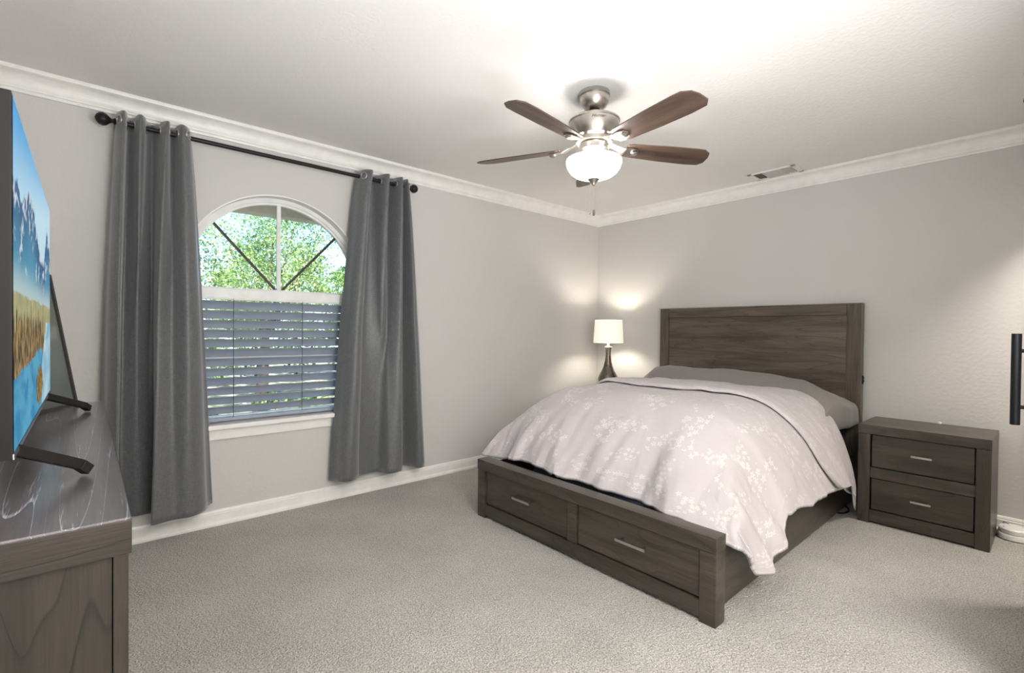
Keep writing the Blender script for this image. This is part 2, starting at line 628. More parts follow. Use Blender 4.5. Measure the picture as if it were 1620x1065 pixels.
# white painted returns lining the arched opening
bm = bmesh.new()
n = 56
loop = [(AYC - AR, SILL)] + [(AYC - AR * math.cos(math.pi * i / n), AZC + AR * math.sin(math.pi * i / n)) for i in range(n + 1)] + [(AYC + AR, SILL)]
rows = [[bm.verts.new((x, p[0], p[1])) for p in loop] for x in (0.004, -WT)]
inner = [[bm.verts.new((x, AYC + (p[0] - AYC) * 0.985, AZC + (p[1] - AZC) * (0.985 if p[1] > AZC else 1))) for p in loop] for x in (0.004, -WT)]
for i in range(len(loop) - 1):
    bm.faces.new((rows[0][i], rows[0][i + 1], inner[0][i + 1], inner[0][i]))
    bm.faces.new((inner[0][i], inner[0][i + 1], inner[1][i + 1], inner[1][i]))
struct('trim_3', bm, trim_m)

struct('wall_back', boxes((-WT, 6.0, 0.0, 0.12, 0, CH)), wall_m)            # behind the headboard
struct('wall_front', boxes((-WT, 6.0, RY - 0.12, RY, 0, CH)), wall_m)       # behind the dresser
bm = boxes((RX, RX + 0.12, -1.95, -1.02, 0, CH), (RX, RX + 0.12, -0.12, 0.0, 0, CH), (RX, RX + 0.12, -1.02, -0.12, 1.97, CH), (RX, RX + 0.12, RY, -1.95, 2.08, CH))
struct('wall_right', bm, wall_m)
struct('wall_hall', boxes((5.7, 5.82, RY, 0.0, 0, CH), (RX + 0.12, 5.7, -1.55, -1.45, 0, CH)), hall_m)

# crown moulding, one run per wall
PROF = [(0.0, 2.336), (0.012, 2.336), (0.015, 2.344), (0.014, 2.350), (0.020, 2.353), (0.022, 2.360), (0.024, 2.363)]
for i in range(9):
    a = i / 8 * math.pi / 2
    PROF.append((0.024 + 0.044 * (1 - math.cos(a)), 2.365 + 0.052 * math.sin(a)))
PROF += [(0.070, 2.419), (0.080, 2.421), (0.083, 2.428), (0.083, 2.4395)]


def run(prof, fn, name, mat):
    bm = bmesh.new()
    a = [bm.verts.new(fn(d, z, 0)) for d, z in prof]
    b = [bm.verts.new(fn(d, z, 1)) for d, z in prof]
    for i in range(len(prof) - 1):
        bm.faces.new((a[i], a[i + 1], b[i + 1], b[i]))
    return struct(name, bm, mat)


run(PROF, lambda d, z, e: (d, (RY + d) if e == 0 else -d, z), 'trim_1', trim_m)
run(PROF, lambda d, z, e: (d if e == 0 else RX - d, -d, z), 'trim_2', trim_m)
run(PROF, lambda d, z, e: (d if e == 0 else RX - d, RY + d, z), 'trim_4', trim_m)
run(PROF, lambda d, z, e: (RX - d, (RY + d) if e == 0 else -d, z), 'trim_5', trim_m)
BASE = [(0.024, 0.0), (0.024, 0.012), (0.020, 0.020), (0.015, 0.024), (0.014, 0.027), (0.014, 0.070), (0.010, 0.074), (0.011, 0.080), (0.007, 0.090), (0.0, 0.093)]
run(BASE, lambda d, z, e: (d, (RY + d) if e == 0 else -d, z), 'baseboard_left', trim_m)
run(BASE, lambda d, z, e: (d if e == 0 else RX, -d, z), 'baseboard_back', trim_m)
run(BASE, lambda d, z, e: (d if e == 0 else RX, RY + d, z), 'baseboard_front', trim_m)
run(BASE, lambda d, z, e: (RX - d, -1.90 if e == 0 else -1.05, z), 'baseboard_right', trim_m)

# ------------------------------------------------------------------ window
XW = -0.085      # plane of the sash
win = bpy.data.objects.new('window_1', None)
COL.objects.link(win)
win.location = (XW, AYC, SILL)
win['kind'] = 'structure'


def arch_ring(bm, r0_, r1_, x0, x1, zlow, n=56):
    """closed-profile frame following the arch, open at the bottom"""
    def pth(r):
        return [(AYC - r, zlow)] + [(AYC - r * math.cos(math.pi * i / n), AZC + r * math.sin(math.pi * i / n)) for i in range(n + 1)] + [(AYC + r, zlow)]
    A, B = pth(r0_), pth(r1_)
    R = [[bm.verts.new((x, p[0], p[1])) for p in P] for x, P in ((x1, A), (x1, B), (x0, B), (x0, A))]
    for k in range(4):
        a, b = R[k], R[(k + 1) % 4]
        for i in range(len(a) - 1):
            bm.faces.new((a[i], a[i + 1], b[i + 1], b[i]))
    for e in (0, -1):
        bm.faces.new([R[k][e] for k in range(4)])


bm = bmesh.new()
arch_ring(bm, AR - 0.006, AR - 0.034, XW - 0.03, XW + 0.02, SILL)
box(bm, XW - 0.03, XW + 0.02, AYC - AR + 0.02, AYC + AR - 0.02, SILL, SILL + 0.035)
struct('window_frame', bm, vinyl_m, win)
bm = bmesh.new()
arch_ring(bm, AR - 0.034, AR - 0.050, XW - 0.02, XW + 0.008, AZC - 0.05)
struct('sash', bm, vinyl_m, win)
MID = 1.452
bm = boxes((XW - 0.03, XW + 0.025, AYC - AR + 0.008, AYC + AR - 0.008, MID - 0.055, MID), bev=0.004)
struct('mullion', bm, vinyl_m, win)
struct('meeting_rail', boxes((XW - 0.02, XW + 0.012, AYC - AR + 0.03, AYC + AR - 0.03, 0.985, 1.03), bev=0.003), vinyl_m, win)
bm = bmesh.new()
box(bm, XW - 0.012, XW + 0.006, AYC - 0.012, AYC + 0.012, MID - 0.005, AZC + AR - 0.045, bev=0.002)
struct('muntin', bm, vinyl_m, win)
for s in (-1, 1):
    bm = bmesh.new()
    a = math.radians(44)
    L = 0.53
    bar(bm, (XW, AYC + s * 0.02, MID), (XW, AYC + s * (0.01 + L * math.sin(a) * 0.995), AZC - 0.01 + L * math.cos(a) * 0.93), 0.014, 0.017, upv=(1, 0, 0))
    struct('muntin', bm, bronze_m, win)['label'] = 'dark diagonal muntin'
# the panes: arched fixed light and the two lights of the lower sash
bm = bmesh.new()
pts = [(AYC - AR + 0.04, MID - 0.02)] + [(AYC - (AR - 0.04) * math.cos(math.pi * i / 40), AZC + (AR - 0.04) * math.sin(math.pi * i / 40)) for i in range(41)] + [(AYC + AR - 0.04, MID - 0.02)]
bm.faces.new([bm.verts.new((XW - 0.014, p[0], p[1])) for p in pts])
struct('pane', bm, glass_m, win)
for z0, z1 in ((SILL + 0.02, 1.0), (1.02, MID - 0.04)):
    bm = bmesh.new()
    bm.faces.new([bm.verts.new((XW - 0.014, y, z)) for y, z in ((AYC - AR + 0.03, z0), (AYC + AR - 0.03, z0), (AYC + AR - 0.03, z1), (AYC - AR + 0.03, z1))])
    struct('pane', bm, glass_m, win)
# sill and apron
bm = bmesh.new()
box(bm, -0.06, 0.058, AYC - AR - 0.03, AYC + AR + 0.03, SILL - 0.030, SILL, bev=0.008, seg=3)
struct('window_sill', bm, trim_m, win)
bm = boxes((0.0, 0.018, AYC - AR - 0.03, AYC + AR + 0.03, SILL - 0.095, SILL - 0.030), bev=0.005)
struct('apron', bm, trim_m, win)

# faux wood blind in the lower half
bl = thing('window_blind', 'white horizontal slat blind filling the lower half of the arched window', 'blind', (-0.035, AYC, SILL + 0.01))
bw = AR - 0.018
obj('valance', boxes((-0.050, -0.008, AYC - bw, AYC + bw, 1.372, 1.440), (-0.012, -0.004, AYC - bw, AYC + bw, 1.380, 1.392), bev=0.003), vinyl_m, bl)
bm = bmesh.new()
PITCHZ, tilt = 0.0590, math.radians(51)
NS = 12
for k in range(NS):
    z = 1.340 - k * PITCHZ
    w = 0.0635
    # crowned slat section, raised edge towards the room
    prof = []
    for q in range(7):
        t_ = -1 + q / 3
        prof.append((t_ * w / 2, 0.0055 * (1 - t_ * t_)))
    ex, ez = math.cos(tilt), math.sin(tilt)
    sec = [(-0.035 + e * ex - c_ * ez, z + e * ez + c_ * ex) for e, c_ in prof]
    sec += [(-0.035 + e * ex - (c_ - 0.003) * ez, z + e * ez + (c_ - 0.003) * ex) for e, c_ in reversed(prof)]
    A_ = [bm.verts.new((x, AYC - bw, zz)) for x, zz in sec]
    B_ = [bm.verts.new((x, AYC + bw, zz)) for x, zz in sec]
    for q in range(len(sec)):
        r_ = (q + 1) % len(sec)
        bm.faces.new((A_[q], A_[r_], B_[r_], B_[q]))
    bm.faces.new(A_)
    bm.faces.new(list(reversed(B_)))
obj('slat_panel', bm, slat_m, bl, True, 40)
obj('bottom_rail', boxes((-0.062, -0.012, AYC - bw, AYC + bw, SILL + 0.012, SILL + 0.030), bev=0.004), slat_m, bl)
for yy in (-0.28, 0.13, ):
    bm = bmesh.new()
    tube(bm, [(-0.009, AYC + yy, 1.38), (-0.009, AYC + yy, SILL + 0.03)], 0.0016, 6)
    obj('ladder_cord', bm, bronze_m, bl)

# ------------------------------------------------------------------ curtains and rod
RODX, RODZ = 0.092, 2.272
rod = thing('curtain_rod', 'dark bronze curtain rod with knob ends above the arched window', 'curtain rod', (RODX, AYC, RODZ))
bm = bmesh.new()
tube(bm, [(RODX, -4.092, RODZ), (RODX, -2.385, RODZ)], 0.0125, 16)
obj('rod', bm, rod_m, rod, True, 50)
for s, yb in ((-1, -4.092), (1, -2.385)):
    bm = bmesh.new()
    fp = [(0.014, 0), (0.017, 0.006), (0.011, 0.012), (0.010, 0.018), (0.016, 0.026), (0.027, 0.038), (0.031, 0.052), (0.028, 0.068), (0.017, 0.080), (0.004, 0.085)]
    rr = []
    n = 24
    for r_, d_ in fp:
        rr.append([bm.verts.new((RODX + r_ * (1 + 0.07 * math.cos(8 * 2 * math.pi * i / n + d_ * 40)) * math.cos(2 * math.pi * i / n), yb + s * d_, RODZ + r_ * (1 + 0.07 * math.cos(8 * 2 * math.pi * i / n + d_ * 40)) * math.sin(2 * math.pi * i / n))) for i in range(n)])
    for a, b in zip(rr, rr[1:]):
        for i in range(n):
            bm.faces.new((a[i], a[(i + 1) % n], b[(i + 1) % n], b[i]))
    bm.faces.new(rr[0])
    bm.faces.new(rr[-1])
    obj('finial', bm, rod_m, rod, True, 60)
    bm = bmesh.new()
    yb2 = yb + (-s) * 0.007
    box(bm, 0.0, 0.006, yb2 - 0.012, yb2 + 0.012, RODZ - 0.055, RODZ + 0.02, bev=0.001)
    box(bm, 0.0, RODX, yb2 - 0.006, yb2 + 0.006, RODZ - 0.030, RODZ - 0.012, bev=0.001)
    box(bm, RODX - 0.018, RODX + 0.016, yb2 - 0.006, yb2 + 0.006, RODZ - 0.030, RODZ - 0.0127, bev=0.001)
    obj('bracket', bm, rod_m, rod)


def curtain(label, top, bot, hem, seed, gr_ts):
    yc = sum(p[0] for p in top) / len(top)
    root = thing('curtain', label, 'curtain', (0.09, yc, hem), 'grommet curtains at the window')
    ZT = 2.318

    def fn(u, v):
        a = catmull(top, u)
        b = catmull(bot, u)
        z = hem + (ZT - hem) * v
        w = (1 - v) ** 0.72
        y = a[0] + (b[0] - a[0]) * w
        x = a[1] + (b[1] - a[1]) * w
        mid, amp = 0.094 + 0.022 * w, 0.064 + 0.036 * w
        sn = (x - mid) / amp
        x = mid + amp * math.copysign(min(abs(sn), 1.15) ** 0.62, sn)
        q = noise.noise((u * 3.0 + seed, v * 2.2, seed * 1.3)) * 0.016 * sst(1.0, 0.75, v)
        q += noise.noise((u * 9.0 + seed, v * 5.0, seed)) * 0.005 * sst(1.0, 0.9, v)
        x = max(x + q, 0.022)
        return Vector((x, y + noise.noise((u * 4, v * 3, seed + 9)) * 0.010 * (1 - v), z + noise.noise((u * 3, 0, seed)) * 0.012 * (1 - v) ** 3))
    o = obj('curtain_panel', gridmesh(fn, 150, 70), curtain_m, root, True, None, False)
    md = o.modifiers.new('thickness', 'SOLIDIFY')
    md.thickness = 0.003
    for t_ in gr_ts:
        p = fn(t_, (RODZ - hem) / (ZT - hem))
        q = fn(min(t_ + 0.004, 1), (RODZ - hem) / (ZT - hem))
        d = (q - p).normalized()
        nrm = d.cross(Vector((0, 0, 1))).normalized()
        side = Vector((0, 0, 1))
        bm = bmesh.new()
        c = Vector((p.x, p.y, RODZ))
        R_, r_ = 0.021, 0.004
        rings = []
        for i in range(24):
            a = 2 * math.pi * i / 24
            e = d * math.cos(a) + side * math.sin(a)
            rings.append([bm.verts.new(c + e * (R_ + r_ * math.cos(2 * math.pi * k / 8)) + nrm * r_ * math.sin(2 * math.pi * k / 8)) for k in range(8)])
        for i in range(24):
            for k in range(8):
                bm.faces.new((rings[i][k], rings[(i + 1) % 24][k], rings[(i + 1) % 24][(k + 1) % 8], rings[i][(k + 1) % 8]))
        obj('grommet', bm, chrome_m, root, True)['label'] = 'silver ring eyelet'
    return root


curtain('charcoal curtain on the dresser side of the arched window, hanging in deep folds',
        [(-4.090, .085), (-4.060, .158), (-4.028, .030), (-3.993, .158), (-3.935, .030), (-3.876, .158), (-3.846, .045), (-3.812, .158), (-3.765, .085)],
        [(-4.178, .070), (-4.100, .190), (-4.088, .028), (-4.010, .045), (-3.932, .026), (-3.957, .215), (-3.86, .190), (-3.765, .205), (-3.650, .060)],
        0.155, 1.7, [1 / 16 + k / 8 for k in range(8)])
curtain('charcoal curtain on the bed side of the arched window, flaring wider at its hem',
        [(-2.768, .070), (-2.700, .158), (-2.635, .030), (-2.570, .158), (-2.520, .030), (-2.463, .158), (-2.437, .040), (-2.412, .128), (-2.385, .080)],
        [(-2.955, .070), (-2.865, .165), (-2.760, .110), (-2.620, .078), (-2.560, .150), (-2.470, .165), (-2.385, .050), (-2.310, .165), (-2.228, .105)],
        0.155, 5.1, [1 / 16 + k / 8 for k in range(8)])

# ------------------------------------------------------------------ ceiling fan
knob_m = plain('grey_metal_knob', srgb(96, 92, 88), 0.5, 0.3)
FX, FY = 1.75, -2.22
fan = thing('ceiling_fan', 'brushed nickel ceiling fan with five dark wood blades and a lit glass bowl', 'ceiling fan', (FX, FY, CH))
fc = (FX, FY, 0)
bm = bmesh.new()
lathe(bm, [(0.078, 2.439), (0.079, 2.424), (0.080, 2.419), (0.075, 2.414), (0.074, 2.402), (0.069, 2.384), (0.060, 2.368), (0.050, 2.358), (0.046, 2.355), (0.024, 2.355)], fc)
obj('canopy', bm, nickel_m, fan, True, 40)
bm = bmesh.new()
lathe(bm, [(0.022, 2.356), (0.026, 2.352), (0.020, 2.342), (0.012, 2.340)], fc, 24)
obj('hanger_ball', bm, rod_m, fan, True, 40)
bm = bmesh.new()
lathe(bm, [(0.0105, 2.345), (0.0105, 2.300)], fc, 20)
obj('downrod', bm, nickel_m, fan, True, 40)
bm = bmesh.new()
lathe(bm, [(0.012, 2.322), (0.040, 2.320), (0.085, 2.313), (0.118, 2.301), (0.131, 2.292), (0.132, 2.288), (0.132, 2.284), (0.1285, 2.281), (0.1275, 2.262), (0.123, 2.238), (0.115, 2.216), (0.106, 2.204), (0.100, 2.202), (0.094, 2.196), (0.094, 2.176), (0.060, 2.172)], fc, 64)
mot = obj('motor_housing', bm, nickel_m, fan, True, 32)
bm = bmesh.new()
lathe(bm, [(0.060, 2.176), (0.074, 2.170), (0.076, 2.140), (0.068, 2.126), (0.066, 2.106), (0.020, 2.102)], fc, 48)
for k_ in range(3):
    a_ = 0.5 + k_ * 2.094
    bar(bm, (FX + 0.05 * math.cos(a_), FY + 0.05 * math.sin(a_), 2.108), (FX + 0.139 * math.cos(a_), FY + 0.139 * math.sin(a_), 2.094), 0.012, 0.004)
obj('light_fitter', bm, nickel_m, fan, True, 32)
# glass bowl, open at the top
bm = bmesh.new()
bp = [(0.130, 2.096), (0.141, 2.091), (0.1435, 2.082), (0.142, 2.068), (0.135, 2.048), (0.121, 2.028), (0.098, 2.010), (0.066, 1.998), (0.030, 1.993), (0.012, 1.992)]
lathe(bm, bp, fc, 64, cap=False)
obj('glass_bowl', bm, bowl_m, fan, True)
bm = bmesh.new()
lathe(bm, [(0.030, 1.995), (0.031, 1.990), (0.022, 1.980), (0.010, 1.968), (0.009, 1.962), (0.004, 1.958)], fc, 24)
obj('finial', bm, nickel_m, fan, True, 40)
for dx, dy, zb, tip in ((-0.012, -0.012, 1.812, False), (0.004, 0.0, 1.832, True)):
    bm = bmesh.new()
    tube(bm, [(FX + dx, FY + dy, 1.985), (FX + dx, FY + dy, zb)], 0.0012, 6)
    pc = obj('pull_chain', bm, chrome_m, fan)
    bm = bmesh.new()
    lathe(bm, [(0.002, zb + 0.004), (0.006, zb - 0.002), (0.0065, zb - 0.026), (0.002, zb - 0.032)] if tip else [(0.001, zb + 0.003), (0.003, zb), (0.001, zb - 0.003)], (FX + dx, FY + dy, 0), 12)
    obj('pull_knob', bm, knob_m, pc, True)
BZ = 2.158
for k in range(5):
    ang = math.radians(205.5 + 72 * k)
    ca, sa = math.cos(ang), math.sin(ang)
    pit = math.radians(-13)

    def put(l, w, h):
        w2, h2 = w * math.cos(pit) - h * math.sin(pit), w * math.sin(pit) + h * math.cos(pit)
        return (FX + l * ca - w2 * sa, FY + l * sa + w2 * ca, BZ + h2)
    bm = bmesh.new()
    out = [(0.175, -0.050), (0.20, -0.056), (0.40, -0.068), (0.56, -0.072), (0.625, -0.066), (0.652, -0.040), (0.660, 0.0), (0.655, 0.035), (0.630, 0.058), (0.56, 0.072), (0.40, 0.068), (0.20, 0.056), (0.175, 0.050)]
    # clipped corner as in the photograph
    out[4:9] = [(0.610, -0.070), (0.648, -0.046), (0.662, -0.010), (0.664, 0.040), (0.640, 0.066)]
    T = [bm.verts.new(put(l, w, 0.003)) for l, w in out]
    B = [bm.verts.new(put(l, w, -0.003)) for l, w in out]
    bm.faces.new(T)
    bm.faces.new(list(reversed(B)))
    for i in range(len(out)):
        j = (i + 1) % len(out)
        bm.faces.new((T[i], B[i], B[j], T[j]))
    # each blade gets its own local frame so that the grain runs along it
    bo = bpy.data.objects.new('blade', bpy.data.meshes.new('blade'))
    COL.objects.link(bo)
    bo.parent = fan
    bo.location = Vector((FX, FY, BZ)) - fan.location
    bo.rotation_euler = (0, 0, ang)
    bmesh.ops.transform(bm, matrix=Matrix.Rotation(-ang, 4, 'Z') @ Matrix.Translation((-FX, -FY, -BZ)), verts=bm.verts)
    bmesh.ops.recalc_face_normals(bm, faces=bm.faces)
    bm.to_mesh(bo.data)
    bm.free()
    bo.data.materials.append(wood_blade)
    # blade iron
    bm = bmesh.new()
    arm = [(0.085, -0.016, 0.030), (0.13, -0.018, 0.012), (0.17, -0.030, -0.006), (0.205, -0.034, -0.006), (0.238, -0.026, -0.006), (0.250, 0.0, -0.006)]
    arm = arm + [(l, -w, h) for l, w, h in reversed(arm[:-1])]
    T = [bm.verts.new(put(l, w, h)) for l, w, h in arm]
    B = [bm.verts.new(put(l, w, h - 0.006)) for l, w, h in arm]
    m_ = len(arm)
    for i in range(m_ // 2):
        bm.faces.new((T[i], T[i + 1], T[m_ - 2 - i], T[m_ - 1 - i]) if m_ - 2 - i != i + 1 else (T[i], T[i + 1], T[m_ - 1 - i]))
        bm.faces.new((B[i], B[m_ - 1 - i], B[m_ - 2 - i], B[i + 1]) if m_ - 2 - i != i + 1 else (B[i], B[m_ - 1 - i], B[i + 1]))
    for i in range(m_):
        j = (i + 1) % m_
        bm.faces.new((T[i], B[i], B[j], T[j]))
    c = put(0.226, 0, -0.012)
    lathe(bm, [(0.020, 0.0), (0.020, -0.004), (0.013, -0.010), (0.004, -0.011)], c, 20)
    obj('blade_iron', bm, nickel_m, fan)
# maker's script on the motor housing
try:
    cu = bpy.data.curves.new('logo', 'FONT')
    cu.body = 'Hunter'
    cu.size = 0.024
    cu.shear = 0.45
    cu.extrude = 0.0004
    cu.align_x = 'CENTER'
    tmp = bpy.data.objects.new('logo_tmp', cu)
    COL.objects.link(tmp)
    dg = bpy.context.evaluated_depsgraph_get()
    me = bpy.data.meshes.new_from_object(tmp.evaluated_get(dg))
    bpy.data.objects.remove(tmp, do_unlink=True)
    a0 = math.atan2(CAM.y - FY, CAM.x - FX) + 0.16
    for v in me.vertices:
        th = a0 + v.co.x / 0.1262
        rr_ = 0.1292 + v.co.z - (0.004 if v.co.y < 0 else 0)
        v.co = (rr_ * math.cos(th), rr_ * math.sin(th), 2.262 + v.co.y * 0.8 - CH)
    lo = bpy.data.objects.new('logo', me)
    COL.objects.link(lo)
    lo.parent = mot
    me.materials.append(rod_m)
except Exception as ex:
    print('logo', ex)
fb = bpy.data.lights.new('fan_bulb', 'POINT')
fb.energy = P_FAN_BULB
fb.color = (1.0, 0.98, 0.955)
fb.shadow_soft_size = 0.04
fbo = bpy.data.objects.new('fan_bulb', fb)
COL.objects.link(fbo)
fbo.location = (FX, FY, 2.055)

# ------------------------------------------------------------------ ceiling vent
vent = thing('ceiling_vent', 'white metal air register in the ceiling above the headboard wall', 'vent', (1.885, -0.190, CH))
vx0, vx1, vy0, vy1 = 1.715, 2.055, -0.300, -0.100
bm = boxes((vx0, vx1, vy0, vy0 + 0.022, CH - 0.008, CH), (vx0, vx1, vy1 - 0.022, vy1, CH - 0.008, CH), (vx0, vx0 + 0.03, vy0, vy1, CH - 0.008, CH), (vx1 - 0.03, vx1, vy0, vy1, CH - 0.008, CH), bev=0.002)
obj('vent_frame', bm, trim_m, vent)
obj('duct_plate', boxes((vx0 + 0.02, vx1 - 0.02, vy0 + 0.015, vy1 - 0.015, CH - 0.0015, CH - 0.0005)), plain('dark_duct', srgb(100, 98, 96), 0.9), vent)
bm = bmesh.new()
for i in range(4):
    for xs, sg in ((vx0 + 0.042 + i * 0.017, 1), (vx1 - 0.042 - i * 0.017, -1)):
        bar(bm, (xs, vy0 + 0.02, CH - 0.005), (xs, vy1 - 0.02, CH - 0.005), 0.011, 0.0015, upv=(0.6 * sg, 0, 0.8))
for i in range(6):
    yy = vy0 + 0.035 + i * 0.026
    bar(bm, (vx0 + 0.105, yy, CH - 0.005), (vx1 - 0.105, yy, CH - 0.005), 0.020, 0.0015, upv=(0, 0.5, 0.8))
for xs in (vx0 + 0.103, vx1 - 0.103):
    box(bm, xs - 0.004, xs + 0.004, vy0 + 0.018, vy1 - 0.018, CH - 0.009, CH - 0.002)
obj('louver_panel', bm, plain('grey_white_louver', srgb(190, 188, 184), 0.5), vent)

# ------------------------------------------------------------------ bed
BX0, BX1 = 0.888, 2.473            # footboard
FY0, FY1 = -2.304, -2.222
HX0, HX1 = 0.829, 2.437            # headboard
bed = thing('bed', 'grey-brown wooden storage bed with panelled headboard and two footboard drawers', 'bed', (1.66, -1.18, 0))
# footboard frame
bm = bmesh.new()
box(bm, BX0, BX1, FY0 - 0.004, FY1, 0.303, 0.367, bev=0.004)
box(bm, BX0 + 0.001, BX0 + 0.073, FY0, FY1 - 0.002, 0.0, 0.302, bev=0.003)
box(bm, BX1 - 0.072, BX1 - 0.001, FY0, FY1 - 0.002, 0.0, 0.302, bev=0.003)
box(bm, 1.663, 1.727, FY0 + 0.004, FY1 - 0.01, 0.09, 0.302, bev=0.002)
box(bm, BX0 + 0.073, BX1 - 0.072, FY0 + 0.004, FY1 - 0.01, 0.016, 0.088, bev=0.003)
obj('footboard', bm, wood_x, bed, auto=30, smooth=True)
for (x0, x1, ha, hb) in ((0.965, 1.659, 1.250, 1.400), (1.731, 2.397, 1.990, 2.155)):
    dr = obj('drawer', boxes((x0 + 0.003, x1 - 0.003, FY0 + 0.012, FY1 - 0.015, 0.096, 0.296), bev=0.002), wood_x, bed)
    bm = bmesh.new()
    box(bm, ha, hb, FY0 - 0.026, FY0 - 0.016, 0.206, 0.220, bev=0.002)
    for xx in (ha + 0.022, hb - 0.022):
        box(bm, xx - 0.004, xx + 0.004, FY0 - 0.018, FY0 + 0.012, 0.209, 0.217)
    obj('drawer_handle', bm, chrome_m, dr)
# rails and platform
for xa, xb in ((0.905, 0.870), (2.410, 2.395)):
    bm = bmesh.new()
    w = 0.032
    pts = [(xa, FY1 - 0.002), (xb, -0.085)]
    vs = []
    for (x, y) in pts:
        for dx in (-w / 2, w / 2):
            for z in (0.018, 0.325):
                vs.append(bm.verts.new((x + dx, y, z)))
    for f in ((0, 1, 3, 2), (4, 6, 7, 5), (0, 4, 5, 1), (2, 3, 7, 6), (0, 2, 6, 4), (1, 5, 7, 3)):
        bm.faces.new([vs[i] for i in f])
    obj('side_rail', bm, wood_y, bed)
obj('platform', boxes((0.93, 2.37, FY1 + 0.004, -0.09, 0.255, 0.300)), wood_y, bed)
# headboard
HY0, HY1, HZ = -0.082, -0.026, 1.418
for xa, xb in ((HX0, HX0 + 0.088), (HX1 - 0.094, HX1)):
    obj('headboard_post', boxes((xa, xb, HY0, HY1, 0.0, HZ), bev=0.004), wood_head_z, bed)
bm = boxes((HX0 + 0.090, HX1 - 0.096, HY0, HY1 - 0.004, 1.334, HZ), bev=0.003)
obj('headboard_rail', bm, wood_head, bed)
bm = boxes((HX0 + 0.086, HX1 - 0.092, HY0 + 0.014, HY1 - 0.006, 0.30, 1.336))
obj('headboard_panel', bm, wood_head, bed)
bm = boxes((HX1, HX1 + 0.006, -0.060, -0.042, 0.84, 0.90), (HX1, HX1 + 0.010, -0.056, -0.046, 0.855, 0.87), (HX1, HX1 + 0.010, -0.056, -0.046, 0.878, 0.892), bev=0.001)
obj('bracket', bm, black_m, bed)['label'] = 'small black bracket on the side of the headboard post'

# mattress: pillow-top with a well rounded foot end
def mattress_pt(u, v):
    y = -2.12 + 2.02 * v
    a = u * 2 * math.pi
    c_, s_ = math.cos(a), math.sin(a)
    x = 1.655 + (0.700 - 0.26 * max(0.0, (-1.65 - y) / 0.47) ** 2) * math.copysign(abs(c_) ** 0.2, c_)
    top = 0.640 - 0.31 * max(0.0, (-1.52 - y) / 0.60) ** 2.2
    zc_, hz = (top + 0.302) / 2, (top - 0.302) / 2
    z = zc_ + hz * math.copysign(abs(s_) ** 0.22, s_)
    return Vector((x, y, z))


bm = gridmesh(mattress_pt, 64, 40)
bmesh.ops.remove_doubles(bm, verts=bm.verts, dist=1e-5)
bmesh.ops.holes_fill(bm, edges=bm.edges)
tag(obj('mattress', bm, navy_m, None, True, 60), 'navy blue mattress on the bed, seen in the gap above the footboard', 'mattress')

# ------------------------------------------------------------------ duvet
XC = 1.66


def hem_foot(x):
    return lerp_table([(0.80, .365), (0.95, .372), (1.04, .397), (1.25, .400), (1.54, .381), (1.80, .376), (2.0, .362), (2.22, .364), (2.33, .345), (2.47, .320), (2.55, .25)], x)


def hem_right(y):
    return lerp_table([(-2.25, .300), (-2.16, .245), (-2.07, .165), (-1.99, .105), (-1.90, .125), (-1.85, .148), (-1.78, .205), (-1.71, .255), (-1.665, .33), (-1.50, .322), (-1.32, .300), (-1.0, .30), (-0.77, .285), (-.60, .21), (-.45, .14)], y)


def hem_left(y):
    return lerp_table([(-2.25, .360), (-2.1, .34), (-1.8, .32), (-.4, .30)], y)


def ztop(y):
    return lerp_table([(-2.2, .80), (-1.6, .805), (-1.2, .812), (-0.8, .805), (-0.45, .802)], y)


